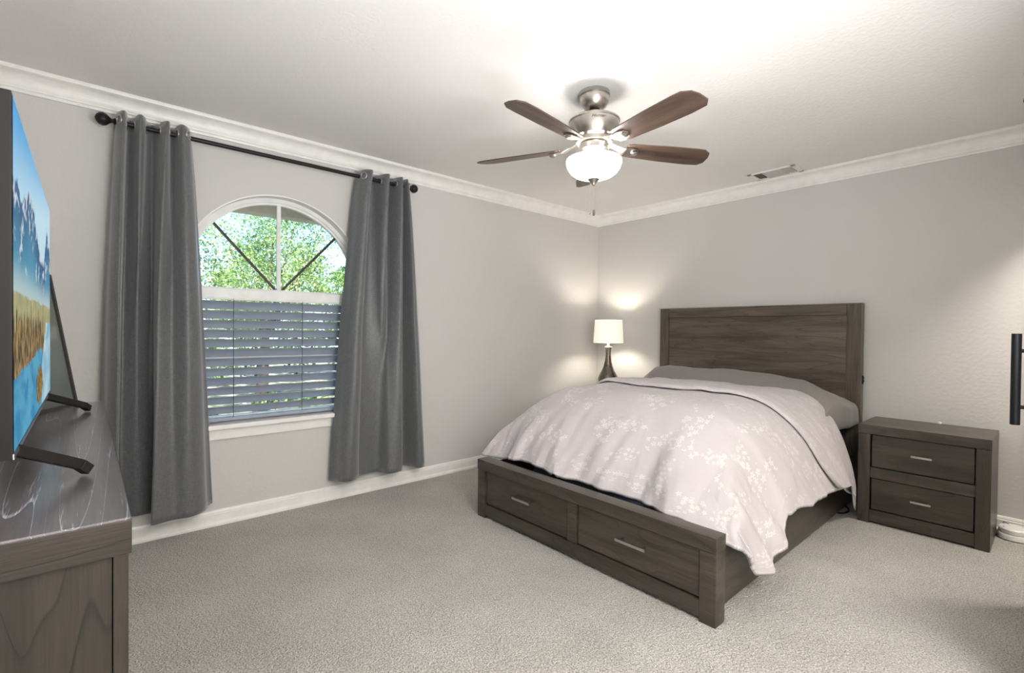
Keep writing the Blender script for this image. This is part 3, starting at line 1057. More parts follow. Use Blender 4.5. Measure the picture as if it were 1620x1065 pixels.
def duvet_pt(s, r, lift=0.0):
    """s in -1..1 across (right is +), r in 0..1 from the foot hem to the head end"""
    # longitudinal
    yl = -2.165
    if r < 0.34:
        q = 1 - r / 0.34                     # 1 at hem
        t = math.sin(q * math.pi / 2) ** 0.85
        y = -1.48 + (yl + 1.48) * t
        f = 1 - t ** 2.6
    else:
        y = -1.48 + (r - 0.34) / 0.66 * (1.48 - 0.50)
        f = 1.0
    a = abs(s)
    ts = math.sin(a * math.pi / 2) ** 0.9 if a > 0 else 0
    hw = 0.850 if s > 0 else 0.835
    hw -= 0.010 * sst(-1.6, -2.2, y) if s > 0 else 0.0
    if s <= 0:
        hw += 0.04 * sst(-1.5, -2.15, y)
    g = 1 - ts ** ((5.0 + 3.0 * sst(-1.0, -0.5, y)) if s > 0 else 11.0)
    x = XC + math.copysign(ts * hw, s)
    zt = ztop(y) + lift - (0.055 * sst(0.35, 0.85, -s) * sst(-1.5, -0.8, y))
    # hem height blends round the corner
    hs = hem_right(y) if s > 0 else hem_left(y)
    hf_ = hem_foot(x)
    wgt_s = ts ** 6
    wgt_f = (1 - f) ** 2 if f < 1 else 0
    zh = (hs * wgt_s + hf_ * wgt_f + 0.33 * 1e-3) / (wgt_s + wgt_f + 1e-3)
    gf = (max(g, 1e-3) ** -6 + max(f, 1e-3) ** -6 - 1) ** (-1 / 6)
    z = zh + (zt - zh) * gf
    drop = 1 - gf
    # folds: run down the drop
    n1 = 0.0
    if f < 1:
        ph = x * 2 * math.pi
        n1 += 1.35 * (1 - f) ** 0.7 * (0.036 * (0.55 - 2 * abs(noise.noise((x * 4.3 + z * 1.2 + 7, 3.1, z * 0.8)))) + 0.034 * noise.noise((x * 5.5 + z * 1.5, 1.3, z * 1.2)) + 0.016 * noise.noise((x * 14 - z * 3, 7.3, z * 2.2)) + 0.006 * noise.noise((x * 34 + z * 6, 2.3, z * 5)))
    ws = (1 - g)
    n2 = ws ** 0.8 * (0.030 * (0.5 - 2 * abs(noise.noise((y * 3.1 + z * 2.4 + 4, 6.1, 1.0)))) + 0.028 * noise.noise((y * 4.2 + z * 2.2, 4.4, 2.0)) + 0.014 * noise.noise((y * 11 + z * 4.5, 9.1, z * 2)) + 0.005 * noise.noise((y * 27 + z * 8, 5.1, z * 5)))
    # gathered corner folds on the right foot corner
    if s > 0:
        cw = sst(-1.55, -2.0, y) * sst(0.55, 0.85, a)
        n2 += cw * (0.026 * math.sin((y * 1.0 + z * 0.55) * 34.0 + 1.0) * (1 - g) + 0.012 * noise.noise((y * 15, z * 6, 3)))
    n2 *= 1 - 0.8 * sst(-1.0, -0.62, y)
    gen = 0.014 * noise.noise((x * 2.6, y * 2.6, 0.5)) + 0.008 * noise.noise((x * 6 + y * 2, y * 4, 3.5)) + 0.003 * noise.noise((x * 17 + y * 6, y * 9, 1.5))
    x += math.copysign(n2, s) + (0.012 * noise.noise((z * 7, y * 3, x)) * drop)
    y -= n1
    z += gen * (0.3 + 0.7 * gf)
    y = max(y, -2.205)
    return Vector((x, y, z))


duv = thing('duvet', 'blush floral duvet spread over the bed with a folded-back top edge', 'duvet', (1.66, -1.3, 0.66))
o = obj('duvet_cover', gridmesh(lambda u, v: duvet_pt(u * 2 - 1, v), 190, 150), duvet_m, duv, True, None, False)
md = o.modifiers.new('thickness', 'SOLIDIFY')
md.thickness = 0.018
md.offset = -1


def fold_pt(u, v):
    """folded-back band: v = 0 at the fold edge towards the foot, 1 at the head edge, and it dips to a point at the right hem"""
    s = u * 2 - 1
    y0 = lerp_table([(-1.0, -1.16), (-0.5, -1.25), (0.0, -1.22), (0.45, -1.14), (0.7, -1.06), (1.0, -0.92)], s)
    y1 = lerp_table([(-1.0, -0.62), (0.0, -0.52), (0.5, -0.53), (0.75, -0.515), (0.88, -0.485), (1.0, -0.44)], s)
    y = y0 + (y1 - y0) * v
    r = 0.34 + (y + 1.48) / (1.48 - 0.50) * 0.66
    p = duvet_pt(s, r)
    a = abs(s)
    g = 1 - math.sin(a * math.pi / 2) ** 5 if a > 0 else 1
    R_ = 0.013
    th = (1 - v / 0.05) * math.pi * 1.0 if v < 0.05 else 0.0
    puff = 0.010 + R_ + R_ * math.cos(th) - 0.018 * sst(0.30, 0.9, v)
    p.y -= R_ * math.sin(th)
    p.z += puff * (0.25 + 0.75 * g)
    p.x += math.copysign(puff * (1 - g) * 1.1, s)
    p.z -= 0.01 * sst(0.9, 1.0, v) * g
    if s > 0:   # hangs a little lower into a pointed corner
        k = sst(0.80, 1.0, s)
        p.z -= 0.10 * k * sst(0.25, 1.0, v) * sst(0.88, 1.0, s)
        p.x -= 0.03 * sst(0.85, 1.0, s) * sst(0.4, 1.0, v)
    p.z += 0.006 * noise.noise((p.x * 9, p.y * 9, 2))
    return p


o = obj('folded_edge', gridmesh(lambda u, v: fold_pt(u, v ** 2.2), 150, 70), duvet_m, duv, True, None, False)
md = o.modifiers.new('thickness', 'SOLIDIFY')
md.thickness = 0.002
md.offset = -1


# grey sheet over the pillows
def sheet_pt(u, v):
    # u across, v from headboard (0) to under the duvet (1)
    top = lerp_table([(0.0, .54), (0.03, .66), (0.06, .80), (0.13, .885), (0.25, .905), (0.5, .905), (0.66, .898), (0.76, .862), (0.86, .80), (0.95, .735), (0.98, .70), (1.0, .56)], u)
    x = lerp_table([(0.0, .872), (0.03, .880), (0.06, .895), (0.13, .985), (0.95, 2.40), (0.98, 2.428), (1.0, 2.432)], u)
    y = -0.095 - v * 0.62
    base = min(top, lerp_table([(0.0, .54), (0.04, .665), (0.5, .68), (0.96, .665), (1.0, .56)], u))
    hump = math.sin(min(v / 0.72, 1.0) * math.pi * 0.5 + 0.55 * (1 - v)) if v < 0.45 else math.cos((v - 0.45) / 0.55 * math.pi * 0.5)
    hump = max(0.0, min(1.0, hump))
    if v > 0.45:
        hump = hump ** 1.7
        base -= 0.022 * sst(0.5, 0.85, v)
    z = base + (top - base) * hump
    z += 0.008 * noise.noise((x * 5, y * 4, 0)) + 0.004 * noise.noise((x * 14 + y * 8, y * 6, 5)) * hump
    x -= 0.05 * sst(0.90, 1.0, u) * sst(0.35, 0.8, v)
    if u > 0.97 or u < 0.05:
        x += 0.008 * noise.noise((y * 9, z * 5, 3))
    return Vector((x, y, z))


o = obj('bed_sheet', gridmesh(sheet_pt, 120, 48), sheet_m, None, True, None, False)
md = o.modifiers.new('thickness', 'SOLIDIFY')
md.thickness = 0.006
md.offset = 1
tag(o, 'smooth warm grey sheet pulled over the pillows against the headboard', 'bedding')


# ------------------------------------------------------------------ nightstands
def nightstand(x0, x1, yf, yb, label):
    root = thing('nightstand', label, 'nightstand', ((x0 + x1) / 2, (yf + yb) / 2, 0), 'matching nightstands')
    H = 0.622
    pw = 0.062
    for a, b in ((x0, x0 + pw), (x1 - pw, x1)):
        obj('side_panel', boxes((a, b, yf, yb, 0.0, H - 0.058), bev=0.003), wood_z, root)
    obj('nightstand_top', boxes((x0 - 0.001, x1 + 0.001, yf - 0.003, yb, H - 0.057, H), bev=0.004), wood_x, root)
    bm = bmesh.new()
    xi0, xi1 = x0 + pw + 0.001, x1 - pw - 0.001
    box(bm, xi0, xi1, yf + 0.006, yf + 0.04, 0.288, 0.353, bev=0.002)
    box(bm, xi0, xi1, yf + 0.004, yf + 0.04, 0.012, 0.084, bev=0.003)
    obj('cross_rail', bm, wood_x, root)
    obj('carcass', boxes((xi0, xi1, yf + 0.05, yb - 0.01, 0.03, H - 0.06)), darkgap_m, root)
    for z0, z1 in ((0.087, 0.285), (0.356, 0.562)):
        d = obj('drawer', boxes((xi0 + 0.006, xi1 - 0.006, yf + 0.016, yf + 0.048, z0 + 0.003, z1 - 0.003), bev=0.002), wood_x, root)
        xm, zm = (x0 + x1) / 2 + 0.008, (z0 + z1) / 2 + 0.004
        bm = bmesh.new()
        box(bm, xm - 0.048, xm + 0.048, yf - 0.014, yf - 0.006, zm - 0.006, zm + 0.006, bev=0.002)
        for xx in (xm - 0.034, xm + 0.034):
            box(bm, xx - 0.003, xx + 0.003, yf - 0.008, yf + 0.016, zm - 0.003, zm + 0.003)
        obj('drawer_handle', bm, chrome_m, d)
    return root


nightstand(2.520, 3.131, -0.482, -0.060, 'grey-brown two-drawer nightstand standing in full view beside the headboard')
nightstand(0.080, 0.640, -0.482, -0.060, 'grey-brown nightstand in the room corner hidden behind the bed, under the lamp')

# small white plug at the back of the nightstand top
pl = thing('charger_plug', 'tiny white charger end at the back of the nightstand top', 'charger', (2.860, -0.075, 0.622))
bm = bmesh.new()
lathe(bm, [(0.010, 0.0), (0.011, 0.004), (0.009, 0.012), (0.003, 0.014)], (2.860, -0.075, 0.622), 20)
obj('plug_body', bm, whiteplastic_m, pl, True, 40)
bm = bmesh.new()
tube(bm, [(2.862, -0.068, 0.628), (2.868, -0.045, 0.630), (2.870, -0.035, 0.60), (2.870, -0.033, 0.3)], 0.002, 8)
obj('cord', bm, whiteplastic_m, pl, True)

# white round device on the carpet
pk = thing('power_hub', 'round white two-tier plastic device on the carpet beside the nightstand', 'device', (3.20, -0.115, 0))
bm = bmesh.new()
c = (3.205, -0.115, 0)
lathe(bm, [(0.064, 0.001), (0.071, 0.006), (0.072, 0.030), (0.068, 0.036), (0.062, 0.037)], c, 40)
obj('base', bm, whiteplastic_m, pk, True, 40)
bm = bmesh.new()
lathe(bm, [(0.060, 0.037), (0.066, 0.040), (0.067, 0.062), (0.060, 0.070), (0.030, 0.073), (0.004, 0.073)], c, 40)
obj('lid', bm, whiteplastic_m, pk, True, 40)
bm = bmesh.new()
tube(bm, [(3.165, -0.155, 0.074), (3.19, -0.11, 0.080), (3.16, -0.06, 0.076), (3.148, -0.045, 0.02), (3.12, -0.05, 0.008)], 0.004, 8)
obj('cord', bm, whiteplastic_m, pk, True)

# black cable loop on the carpet under the head end of the bed
bm = bmesh.new()
cp = [(2.33, -0.27, 0.006), (2.385, -0.26, 0.006), (2.425, -0.30, 0.006), (2.445, -0.37, 0.006), (2.435, -0.43, 0.006), (2.40, -0.46, 0.006), (2.34, -0.45, 0.006)]
tube(bm, [catmull(cp, i / 40) for i in range(41)], 0.005, 8)
tag(obj('power_cable', bm, cable_m, None, True), 'black cable looped on the carpet under the head end of the bed', 'cable')

# ------------------------------------------------------------------ table lamp
LX, LY, LZ = 0.385, -0.300, 0.622
lamp = thing('table_lamp', 'lit table lamp with cream shade and mottled dark metallic gourd-shaped base', 'lamp', (LX, LY, LZ))
bm = bmesh.new()
lathe(bm, [(0.058, 0.0), (0.064, 0.004), (0.074, 0.030), (0.091, 0.065), (0.098, 0.095), (0.095, 0.120), (0.082, 0.150), (0.062, 0.185), (0.046, 0.225), (0.034, 0.275), (0.0275, 0.325), (0.026, 0.360), (0.029, 0.395), (0.033, 0.418)], (LX, LY, LZ), 48)
obj('lamp_base', bm, lampbody_m, lamp, True, 60)
bm = bmesh.new()
lathe(bm, [(0.038, 0.418), (0.039, 0.424), (0.012, 0.428), (0.012, 0.480), (0.016, 0.482), (0.016, 0.520), (0.010, 0.525)], (LX, LY, LZ), 32)
obj('socket', bm, socket_m, lamp, True, 40)
bm = bmesh.new()
lathe(bm, [(0.010, 0.525), (0.020, 0.545), (0.030, 0.575), (0.028, 0.600), (0.012, 0.618), (0.003, 0.620)], (LX, LY, LZ), 24)
obj('bulb', bm, bulb_m, lamp, True)
bm = bmesh.new()
z0, z1 = 1.082 - LZ, 1.312 - LZ
lathe(bm, [(0.146, z0), (0.1475, z0 + 0.001), (0.1475, z0 + 0.008), (0.1345, z1 - 0.008), (0.1335, z1), (0.132, z1), (0.1330, z1 - 0.008), (0.1460, z0 + 0.008), (0.146, z0)], (LX, LY, LZ), 64, cap=False)
obj('lamp_shade', bm, shade_m, lamp, True, 50)
bm = bmesh.new()
tube(bm, [(LX - 0.132, LY, 1.30), (LX + 0.132, LY, 1.30)], 0.002, 6)
tube(bm, [(LX, LY - 0.132, 1.30), (LX, LY + 0.132, 1.30)], 0.002, 6)
obj('harp', bm, chrome_m, lamp)

# ------------------------------------------------------------------ dresser with television and frame
dres_y = wood('dresser_wood_y', 'y', srgb(36, 31, 27), srgb(62, 54, 47))
dres_z = wood('dresser_wood_z', 'z', srgb(36, 31, 27), srgb(62, 54, 47))
DX0, DX1, DYF, DYB, DZ = 0.84, 2.415, -4.157, -4.590, 0.900
dr_ = thing('dresser', 'long grey-brown wooden dresser with a glossy grained top under the television', 'dresser', ((DX0 + DX1) / 2, (DYF + DYB) / 2, 0))
bm = boxes((DX0, DX1, DYB, DYF, DZ - 0.010, DZ), bev=0.003)
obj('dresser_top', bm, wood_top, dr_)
obj('edge_band', boxes((DX0 - 0.002, DX1 + 0.001, DYB, DYF + 0.001, DZ - 0.058, DZ - 0.004), bev=0.002), dres_y, dr_)
for x0, x1 in ((DX0 + 0.004, DX0 + 0.05), (DX1 - 0.05, DX1 - 0.004)):
    for ya, yb_ in ((DYF - 0.022, DYF - 0.003), (DYB + 0.003, DYB + 0.05)):
        obj('post', boxes((x0, x1, ya, yb_, 0.0, DZ - 0.058), bev=0.002), dres_z, dr_)
wood_side = wood('dresser_side_wood', 'z', srgb(30, 26, 22), srgb(60, 53, 45), rough=0.55, cath=1.0, bumpk=0.3)
for xa, xb in ((DX0 + 0.009, DX0 + 0.03), (DX1 - 0.03, DX1 - 0.009)):
    obj('end_panel', boxes((xa, xb, DYB + 0.051, DYF - 0.0235, 0.05, DZ - 0.058)), wood_side, dr_)
obj('carcass', boxes((DX0 + 0.03, DX1 - 0.03, DYB + 0.01, DYF - 0.03, 0.04, DZ - 0.058)), darkgap_m, dr_)
xs = [DX0 + 0.052 + i * (DX1 - DX0 - 0.104) / 3 for i in range(4)]
zs = [0.07, 0.33, 0.59, 0.838]
for i in range(3):
    for j in range(3):
        d = obj('drawer', boxes((xs[i] + 0.004, xs[i + 1] - 0.004, DYF - 0.030, DYF - 0.008, zs[j] + 0.004, zs[j + 1] - 0.004), bev=0.002), wood_x, dr_)
        xm, zm = (xs[i] + xs[i + 1]) / 2, (zs[j] + zs[j + 1]) / 2
        bm = boxes((xm - 0.06, xm + 0.06, DYF + 0.002, DYF + 0.008, zm - 0.006, zm + 0.006), (xm - 0.045, xm - 0.038, DYF - 0.01, DYF + 0.008, zm - 0.003, zm + 0.003), (xm + 0.038, xm + 0.045, DYF - 0.01, DYF + 0.008, zm - 0.003, zm + 0.003))
        obj('drawer_handle', bm, chrome_m, d)

TX0, TX1, TY, TZ0, TZ1 = 1.205, 2.262, -4.300, 0.982, 1.578
tv = thing('television', 'flat-screen television on the dresser showing a mountain lake picture', 'television', ((TX0 + TX1) / 2, TY - 0.03, DZ))
tvb = plain('dark_grey_tv_plastic', srgb(24, 21, 20), 0.55, 0.0, 0.3)
bm = bmesh.new()
box(bm, TX0, TX1, TY - 0.030, TY, TZ0, TZ1, bev=0.0015)
box(bm, TX0 + 0.06, TX1 - 0.06, TY - 0.062, TY - 0.029, TZ0 + 0.03, TZ1 - 0.14, bev=0.008)
obj('tv_body', bm, tvb, tv)
bm = boxes((TX0, TX1, TY, TY + 0.002, TZ0, TZ0 + 0.009), bev=0.0005)
obj('bezel', bm, chrome_m, tv)['label'] = 'silver strip under the screen'


def screen_col(u, v):
    """u left to right seen from the front, v from top to bottom; a mountain lake in autumn"""
    def fb(x, y, s=0.0, o_=4):
        return noise.fractal((x, y, s), 0.6, 2.1, o_)
    skyc = Vector((0.05, 0.42, 0.85)).lerp(Vector((0.60, 0.85, 0.98)), sst(0.0, 0.34, v + 0.25 * u))
    c = skyc
    pk = lerp_table([(0, .235), (.06, .215), (.12, .24), (.2, .215), (.30, .15), (.36, .185), (.45, .24), (.58, .33), (.70, .36), (.80, .22), (.85, .155), (.92, .20), (1, .27)], u)
    pk += 0.028 * fb(u * 14, 2.2) + 0.012 * fb(u * 40, 5)
    if v > pk:
        d = v - pk
        rock = Vector((0.008, 0.10, 0.27)).lerp(Vector((0.06, 0.32, 0.50)), sst(0.02, 0.30, d))
        sn = fb(u * 16 + v * 9, v * 10 - u * 8, 3.0)
        if sn > 0.12 + d * 2.6:
            rock = rock.lerp(Vector((0.80, 0.84, 0.88)), 0.85)
        c = rock.lerp(Vector((0.50, 0.66, 0.66)), sst(0.42, 0.55, v))
    hor = 0.545 + 0.012 * fb(u * 9, 9)
    if v > hor:
        n_ = fb(u * 24, v * 14, 7)
        far = Vector((0.30, 0.33, 0.16)).lerp(Vector((0.55, 0.47, 0.22)), 0.5 + 0.8 * n_)
        c = far
    lake_l = 0.800 - 0.10 * u + 0.02 * fb(u * 12, 3)
    lake_r = 0.66 - 0.10 * (u - 0.6)
    tree_h = 0.60 + 0.05 * fb(u * 30, 1.0) + 0.10 * abs(fb(u * 11, 4.0))
    if v > tree_h and u < 0.72:
        n_ = fb(u * 60, v * 16, 2)
        c = Vector((0.04, 0.035, 0.015)).lerp(Vector((0.50, 0.29, 0.08)), min(1, max(0, 0.38 + n_ * 1.3)))
    edge = 0.62 + 0.10 * (1 - u) + 0.05 * fb(u * 6, 2.4)
    w = 0.02 * fb(v * 14, 3.3)
    if u + w > 0.60 + 0.18 * sst(0.85, 0.64, v) and v > 0.63:
        c = Vector((0.20, 0.50, 0.68)).lerp(Vector((0.62, 0.80, 0.88)), min(1, max(0, 0.4 + fb(u * 10, v * 7, 8))))
    if v > lake_l + 0.12 * sst(0.0, 0.55, u) * 0 and u < 0.64:
        c = Vector((0.02, 0.26, 0.50)).lerp(Vector((0.10, 0.44, 0.66)), min(1, max(0, 0.5 + fb(u * 9, v * 12, 1))))
    ri = ((u - 0.55) / 0.10) ** 2 + ((v - 0.90) / 0.085) ** 2
    if ri + 0.5 * fb(u * 30, v * 24, 4) < 1:
        c = Vector((0.05, 0.04, 0.01)).lerp(Vector((0.55, 0.30, 0.04)), min(1, max(0, 0.45 + fb(u * 50, v * 40, 6))))
    return c


NU, NV = 220, 130
sx0, sx1, sz0, sz1 = TX0 + 0.006, TX1 - 0.006, TZ0 + 0.011, TZ1 - 0.006
bm = bmesh.new()
cl = bm.loops.layers.float_color.new('picture')
Vg = [[bm.verts.new((sx1 + (sx0 - sx1) * i / NU, TY + 0.0012, sz1 + (sz0 - sz1) * j / NV)) for j in range(NV + 1)] for i in range(NU + 1)]
Cg = [[tuple(screen_col(i / NU, j / NV)) + (1,) for j in range(NV + 1)] for i in range(NU + 1)]
for i in range(NU):
    for j in range(NV):
        f = bm.faces.new((Vg[i][j], Vg[i][j + 1], Vg[i + 1][j + 1], Vg[i + 1][j]))
        for l, (a, b) in zip(f.loops, ((i, j), (i, j + 1), (i + 1, j + 1), (i + 1, j))):
            l[cl] = Cg[a][b]
scr_m, _t, _b = nt('lit_screen')
_at = N(_t, 'ShaderNodeVertexColor')
_at.layer_name = 'picture'
_b.inputs['Base Color'].default_value = (0.01, 0.01, 0.01, 1)
_b.inputs['Roughness'].default_value = 0.35
_b.inputs['Specular IOR Level'].default_value = 0.15
_t.links.new(_at.outputs[0], _b.inputs['Emission Color'])
_b.inputs['Emission Strength'].default_value = 0.52
obj('screen', bm, scr_m, tv)
for xa, xb, yb in ((2.185, 2.085, -4.208), (1.330, 1.115, -4.205)):
    bm = bmesh.new()
    P = [(xa, TY - 0.012, TZ0 + 0.006), (xa + (xb - xa) * 0.88, TY + (yb - TY) * 0.86, DZ + 0.026), (xb, yb, DZ + 0.010)]
    bar(bm, P[0], P[1], 0.018, 0.020, bev=0.003)
    bar(bm, P[1], P[2], 0.018, 0.020, bev=0.003)
    Q = [(xa, TY - 0.012, TZ0 + 0.006), (xa + (xb - xa) * 0.6, TY - 0.13, DZ + 0.012), (xa + (xb - xa) * 0.6, TY - 0.16, DZ + 0.009)]
    bar(bm, Q[0], Q[1], 0.018, 0.018, bev=0.003)
    bar(bm, Q[1], Q[2], 0.018, 0.018, bev=0.003)
    obj('foot', bm, tvb, tv)

# leaning picture frame at the far end of the dresser
fr_ = thing('picture_frame', 'thin dark framed glass picture leaning behind the television on the dresser', 'picture frame', (1.0, -4.30, DZ))
fm = plain('dark_frame_wood', srgb(52, 48, 45), 0.4)
dirx = Vector((math.cos(math.radians(26)), -math.sin(math.radians(26)), 0))
nrm = Vector((math.sin(math.radians(26)), math.cos(math.radians(26)), 0))
p0 = Vector((0.895, -4.238, DZ))
FHT, FW, LEAN = 0.500, 0.34, 0.085


def fp_(a, h, dpt):
    k = h / FHT
    return p0 + dirx * a + Vector((0, 0, 1)) * (h * 0.985) - nrm * (LEAN * k) + nrm * dpt


bm = bmesh.new()


def fbox(a0, a1, h0, h1, d0, d1):
    vs = [bm.verts.new(fp_(a, h, d)) for a in (a0, a1) for h in (h0, h1) for d in (d0, d1)]
    for f in ((0, 1, 3, 2), (4, 6, 7, 5), (0, 4, 5, 1), (2, 3, 7, 6), (0, 2, 6, 4), (1, 5, 7, 3)):
        bm.faces.new([vs[i] for i in f])


bw_ = 0.010
fbox(0, bw_, 0, FHT, -0.010, 0.006)
fbox(FW - bw_, FW, 0, FHT, -0.010, 0.006)
fbox(bw_, FW - bw_, 0, bw_, -0.010, 0.006)
fbox(bw_, FW - bw_, FHT - bw_, FHT, -0.010, 0.006)
obj('frame', bm, fm, fr_)
bm = bmesh.new()
fbox(bw_, FW - bw_, bw_, FHT - bw_, -0.010, -0.002)
pm, _t, _b = nt('dim_picture_under_glass')
_n = N(_t, 'ShaderNodeTexNoise', i_Scale=3.0, i_Detail=2.0)
_g = N(_t, 'ShaderNodeTexCoord')
_t.links.new(_g.outputs['Object'], _n.inputs['Vector'])
_t.links.new(ramp(_t, _n.outputs[0], [(0.35, srgb(92, 96, 92)), (0.7, srgb(120, 122, 118))]), _b.inputs['Base Color'])
_b.inputs['Roughness'].default_value = 0.08
obj('picture_glass', bm, pm, fr_)
bm = bmesh.new()
bar(bm, fp_(FW / 2, 0.33, -0.012), fp_(FW / 2, 0.0, 0) - nrm * 0.16, 0.03, 0.004)
obj('easel_leg', bm, fm, fr_)

# ------------------------------------------------------------------ sliding door at the right with its black pull and strap bolts
door = bpy.data.objects.new('door_1', None)
COL.objects.link(door)
door.location = (3.325, -1.53, 0.012)
door['kind'] = 'structure'
DFX = 3.322
bm = boxes((DFX, DFX + 0.030, -1.962, -1.06, 0.012, 2.12), bev=0.002)
struct('door_panel', bm, trim_m, door)
bm = bmesh.new()
hx, hy = 3.2795, -1.912
lathe(bm, [(0.0115, 0.9045), (0.0125, 0.9055), (0.0125, 1.2035), (0.0115, 1.2045)], (hx, hy, 0), 28)
for z in (0.964, 1.148):
    tube(bm, [(hx + 0.004, hy, z), (DFX, hy, z)], 0.006, 14)
struct('door_handle', bm, black_m, door, smooth=True, auto=40)
bm = boxes((DFX - 0.022, DFX, -1.935, -1.890, 1.90, 2.26))
st = struct('hanger_strap', bm, black_m, door)
for z in (2.051, 1.963):
    bm = bmesh.new()
    rr = []
    for r_, d_ in ((0.013, 0.0), (0.013, 0.008), (0.011, 0.013), (0.006, 0.017), (0.001, 0.018)):
        rr.append([bm.verts.new((DFX - 0.022 - d_, -1.912 + r_ * math.cos(2 * math.pi * i / 20), z + r_ * math.sin(2 * math.pi * i / 20))) for i in range(20)])
    for a, b in zip(rr, rr[1:]):
        for i in range(20):
            bm.faces.new((a[i], a[(i + 1) % 20], b[(i + 1) % 20], b[i]))
    struct('bolt', bm, black_m, st, smooth=True)
bm = boxes((DFX + 0.012, DFX + 0.020, -2.9, -0.95, 2.20, 2.24), (DFX + 0.02, RX, -1.20, -1.17, 2.21, 2.23), (DFX + 0.02, RX, -2.80, -2.77, 2.21, 2.23))
struct('door_track', bm, black_m, door)

# ------------------------------------------------------------------ outside
lawn = plain('sunlit_lawn', srgb(150, 160, 110), 0.95)
gm, _t, _b = nt('lawn_and_leaf_litter')
_g = N(_t, 'ShaderNodeTexCoord')
_n = N(_t, 'ShaderNodeTexNoise', i_Scale=3.0, i_Detail=8.0, i_Roughness=0.75)
_t.links.new(_g.outputs['Object'], _n.inputs['Vector'])
_t.links.new(ramp(_t, _n.outputs[0], [(0.36, srgb(60, 66, 58)), (0.50, srgb(120, 126, 96)), (0.58, srgb(216, 196, 184)), (0.75, srgb(240, 228, 214))]), _b.inputs['Base Color'])
_b.inputs['Roughness'].default_value = 1.0
bm = boxes((-30, -WT - 0.002, -22, 22, -0.45, -0.30))
o = obj('ground', bm, gm)
o['kind'] = 'structure'
# eave of the roof over the window
bm = boxes((-0.90, -WT, -7, 3, 2.28, 2.36))
struct('porch_soffit', bm, plain('pale_soffit', srgb(206, 208, 206), 0.8))
bm = boxes((-1.04, -0.90, -7, 3, 2.125, 2.42), bev=0.01)
struct('porch_beam', bm, plain('beige_fascia', srgb(196, 188, 172), 0.8))
bark = plain('grey_bark', srgb(96, 84, 72), 0.95)


def leaf_mat(name, cs):
    m, t, b = nt(name)
    a = N(t, 'ShaderNodeVertexColor')
    a.layer_name = 'tone'
    sp = N(t, 'ShaderNodeSeparateColor')
    t.links.new(a.outputs[0], sp.inputs[0])
    c = ramp(t, sp.outputs[0], [(0.0, cs[0]), (0.5, cs[1]), (1.0, cs[2])])
    t.links.new(c, b.inputs['Base Color'])
    b.inputs['Roughness'].default_value = 0.5
    tl = N(t, 'ShaderNodeBsdfTranslucent')
    t.links.new(c, tl.inputs[0])
    ms = N(t, 'ShaderNodeMixShader')
    ms.inputs[0].default_value = 0.30
    t.links.new(b.outputs[0], ms.inputs[1])
    t.links.new(tl.outputs[0], ms.inputs[2])
    t.links.new(ms.outputs[0], t.nodes['Material Output'].inputs[0])
    return m


leafA = leaf_mat('oak_leaves', (srgb(62, 96, 56), srgb(132, 168, 92), srgb(206, 220, 156)))
leafB = leaf_mat('shrub_leaves', (srgb(62, 92, 60), srgb(110, 142, 84), srgb(178, 190, 130)))


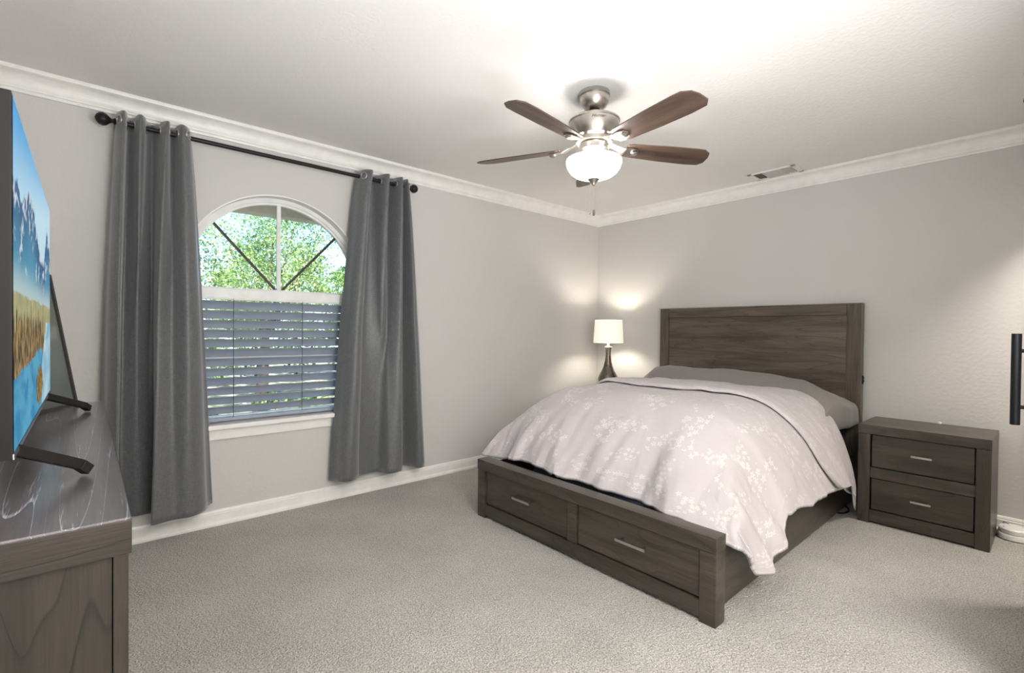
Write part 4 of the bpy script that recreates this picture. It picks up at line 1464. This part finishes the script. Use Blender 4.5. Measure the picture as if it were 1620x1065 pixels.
def tree(name, label, cat, base, crown_c, rad, nclump, nleaf, mat, seed, trunk_h, size=0.06, group=None):
    rnd = random.Random(seed)
    root = thing(name, label, cat, base, group)
    bm = bmesh.new()
    if trunk_h > 0:
        b = Vector(base)
        tube(bm, [b, b + Vector((0.05, 0.04, trunk_h * 0.5)), b + Vector((-0.02, 0.1, trunk_h)), Vector(crown_c) + Vector((0, 0, rad[2] * 0.3))], [0.13, 0.09, 0.05, 0.015], 12)
        for k in range(7):
            a = rnd.uniform(0, 6.28)
            e = Vector(crown_c) + Vector((math.cos(a) * rad[0] * 0.7, math.sin(a) * rad[1] * 0.7, rnd.uniform(-0.3, 0.5) * rad[2]))
            s_ = b + Vector((-0.02, 0.1, trunk_h * rnd.uniform(0.75, 1.0)))
            tube(bm, [s_, (s_ + e) / 2 + Vector((0, 0, 0.15)), e], [0.025, 0.016, 0.006], 8)
    else:
        b = Vector(base)
        for k in range(5):
            a = k * 1.26
            tube(bm, [b + Vector((0.03 * math.cos(a), 0.03 * math.sin(a), 0)), Vector(crown_c) + Vector((math.cos(a) * rad[0] * 0.5, math.sin(a) * rad[1] * 0.5, 0))], [0.015, 0.006], 6)
    obj('trunk' if trunk_h > 0 else 'stem', bm, bark, root, True)
    bm = bmesh.new()
    col = bm.loops.layers.float_color.new('tone')
    clumps = []
    for k in range(nclump):
        while True:
            p = Vector((rnd.uniform(-1, 1), rnd.uniform(-1, 1), rnd.uniform(-1, 1)))
            if 0.25 < p.length < 1:
                break
        clumps.append((rnd.gauss(0, 0.20), Vector(crown_c) + Vector((p.x * rad[0], p.y * rad[1], p.z * rad[2])), rnd.uniform(0.16, 0.34) * min(rad)))
    for k in range(nleaf):
        ct, c, cr = rnd.choice(clumps)
        d = Vector((rnd.gauss(0, 1), rnd.gauss(0, 1), rnd.gauss(0, 1))).normalized() * cr * rnd.random() ** 0.45
        p = c + d
        nn = Vector((rnd.gauss(0, 1), rnd.gauss(0, 1), rnd.gauss(0.5, 1))).normalized()
        t1 = nn.orthogonal().normalized()
        t1 = (Matrix.Rotation(rnd.uniform(0, 6.28), 3, nn) @ t1)
        t2 = nn.cross(t1)
        s = size * rnd.uniform(0.6, 1.3)
        vs = [bm.verts.new(p + t1 * s * 0.75), bm.verts.new(p + t2 * s * 0.38 + nn * s * 0.1), bm.verts.new(p - t1 * s * 0.6), bm.verts.new(p - t2 * s * 0.38 + nn * s * 0.1)]
        f = bm.faces.new(vs)
        tone = min(1, max(0, rnd.gauss(0.48, 0.20) + ct))
        for l in f.loops:
            l[col] = (tone, tone, tone, 1)
    me = obj('foliage', bm, mat, root)
    return root


TG = 'trees outside the window'
tree('oak_tree', 'leafy green tree outside, filling the middle of the arched window', 'tree', (-6.0, -1.9, -0.30), (-5.6, -1.8, 2.35), (1.3, 1.25, 1.25), 110, 24000, leafA, 3, 1.5, size=0.032, group=TG)
tree('oak_tree', 'leafy green tree outside, behind the upper left of the arched window', 'tree', (-6.8, -4.3, -0.30), (-6.4, -4.0, 2.6), (1.3, 1.45, 1.6), 110, 24000, leafA, 5, 1.6, size=0.032, group=TG)
tree('oak_tree', 'lower leafy tree outside, at the bed side of the arched window', 'tree', (-6.2, 0.5, -0.30), (-5.9, 0.55, 1.75), (1.3, 1.35, 1.0), 100, 20000, leafA, 8, 1.2, size=0.032, group=TG)
tree('oak_tree', 'distant leafy tree outside, behind the nearer trees', 'tree', (-11.5, -0.6, -0.30), (-11, -0.6, 1.5), (2.0, 4.2, 1.6), 110, 9000, leafB, 12, 0.9, size=0.10, group=TG)
SG = 'shrubs below the window'
for k, (x, y, h, s_, lab) in enumerate(((-3.0, -3.6, 0.55, 21, 'low dark green shrub outside behind the blind, on the dresser side'), (-3.2, -2.3, 0.50, 22, 'low dark green shrub outside behind the blind, in the middle'), (-3.1, -1.0, 0.6, 23, 'low dark green shrub outside behind the blind, on the bed side'))):
    tree('garden_shrub', lab, 'shrub', (x, y, -0.30), (x, y, h * 0.5 - 0.15), (0.45, 0.55, h * 0.62), 22, 1700, leafB, s_, 0, size=0.05, group=SG)
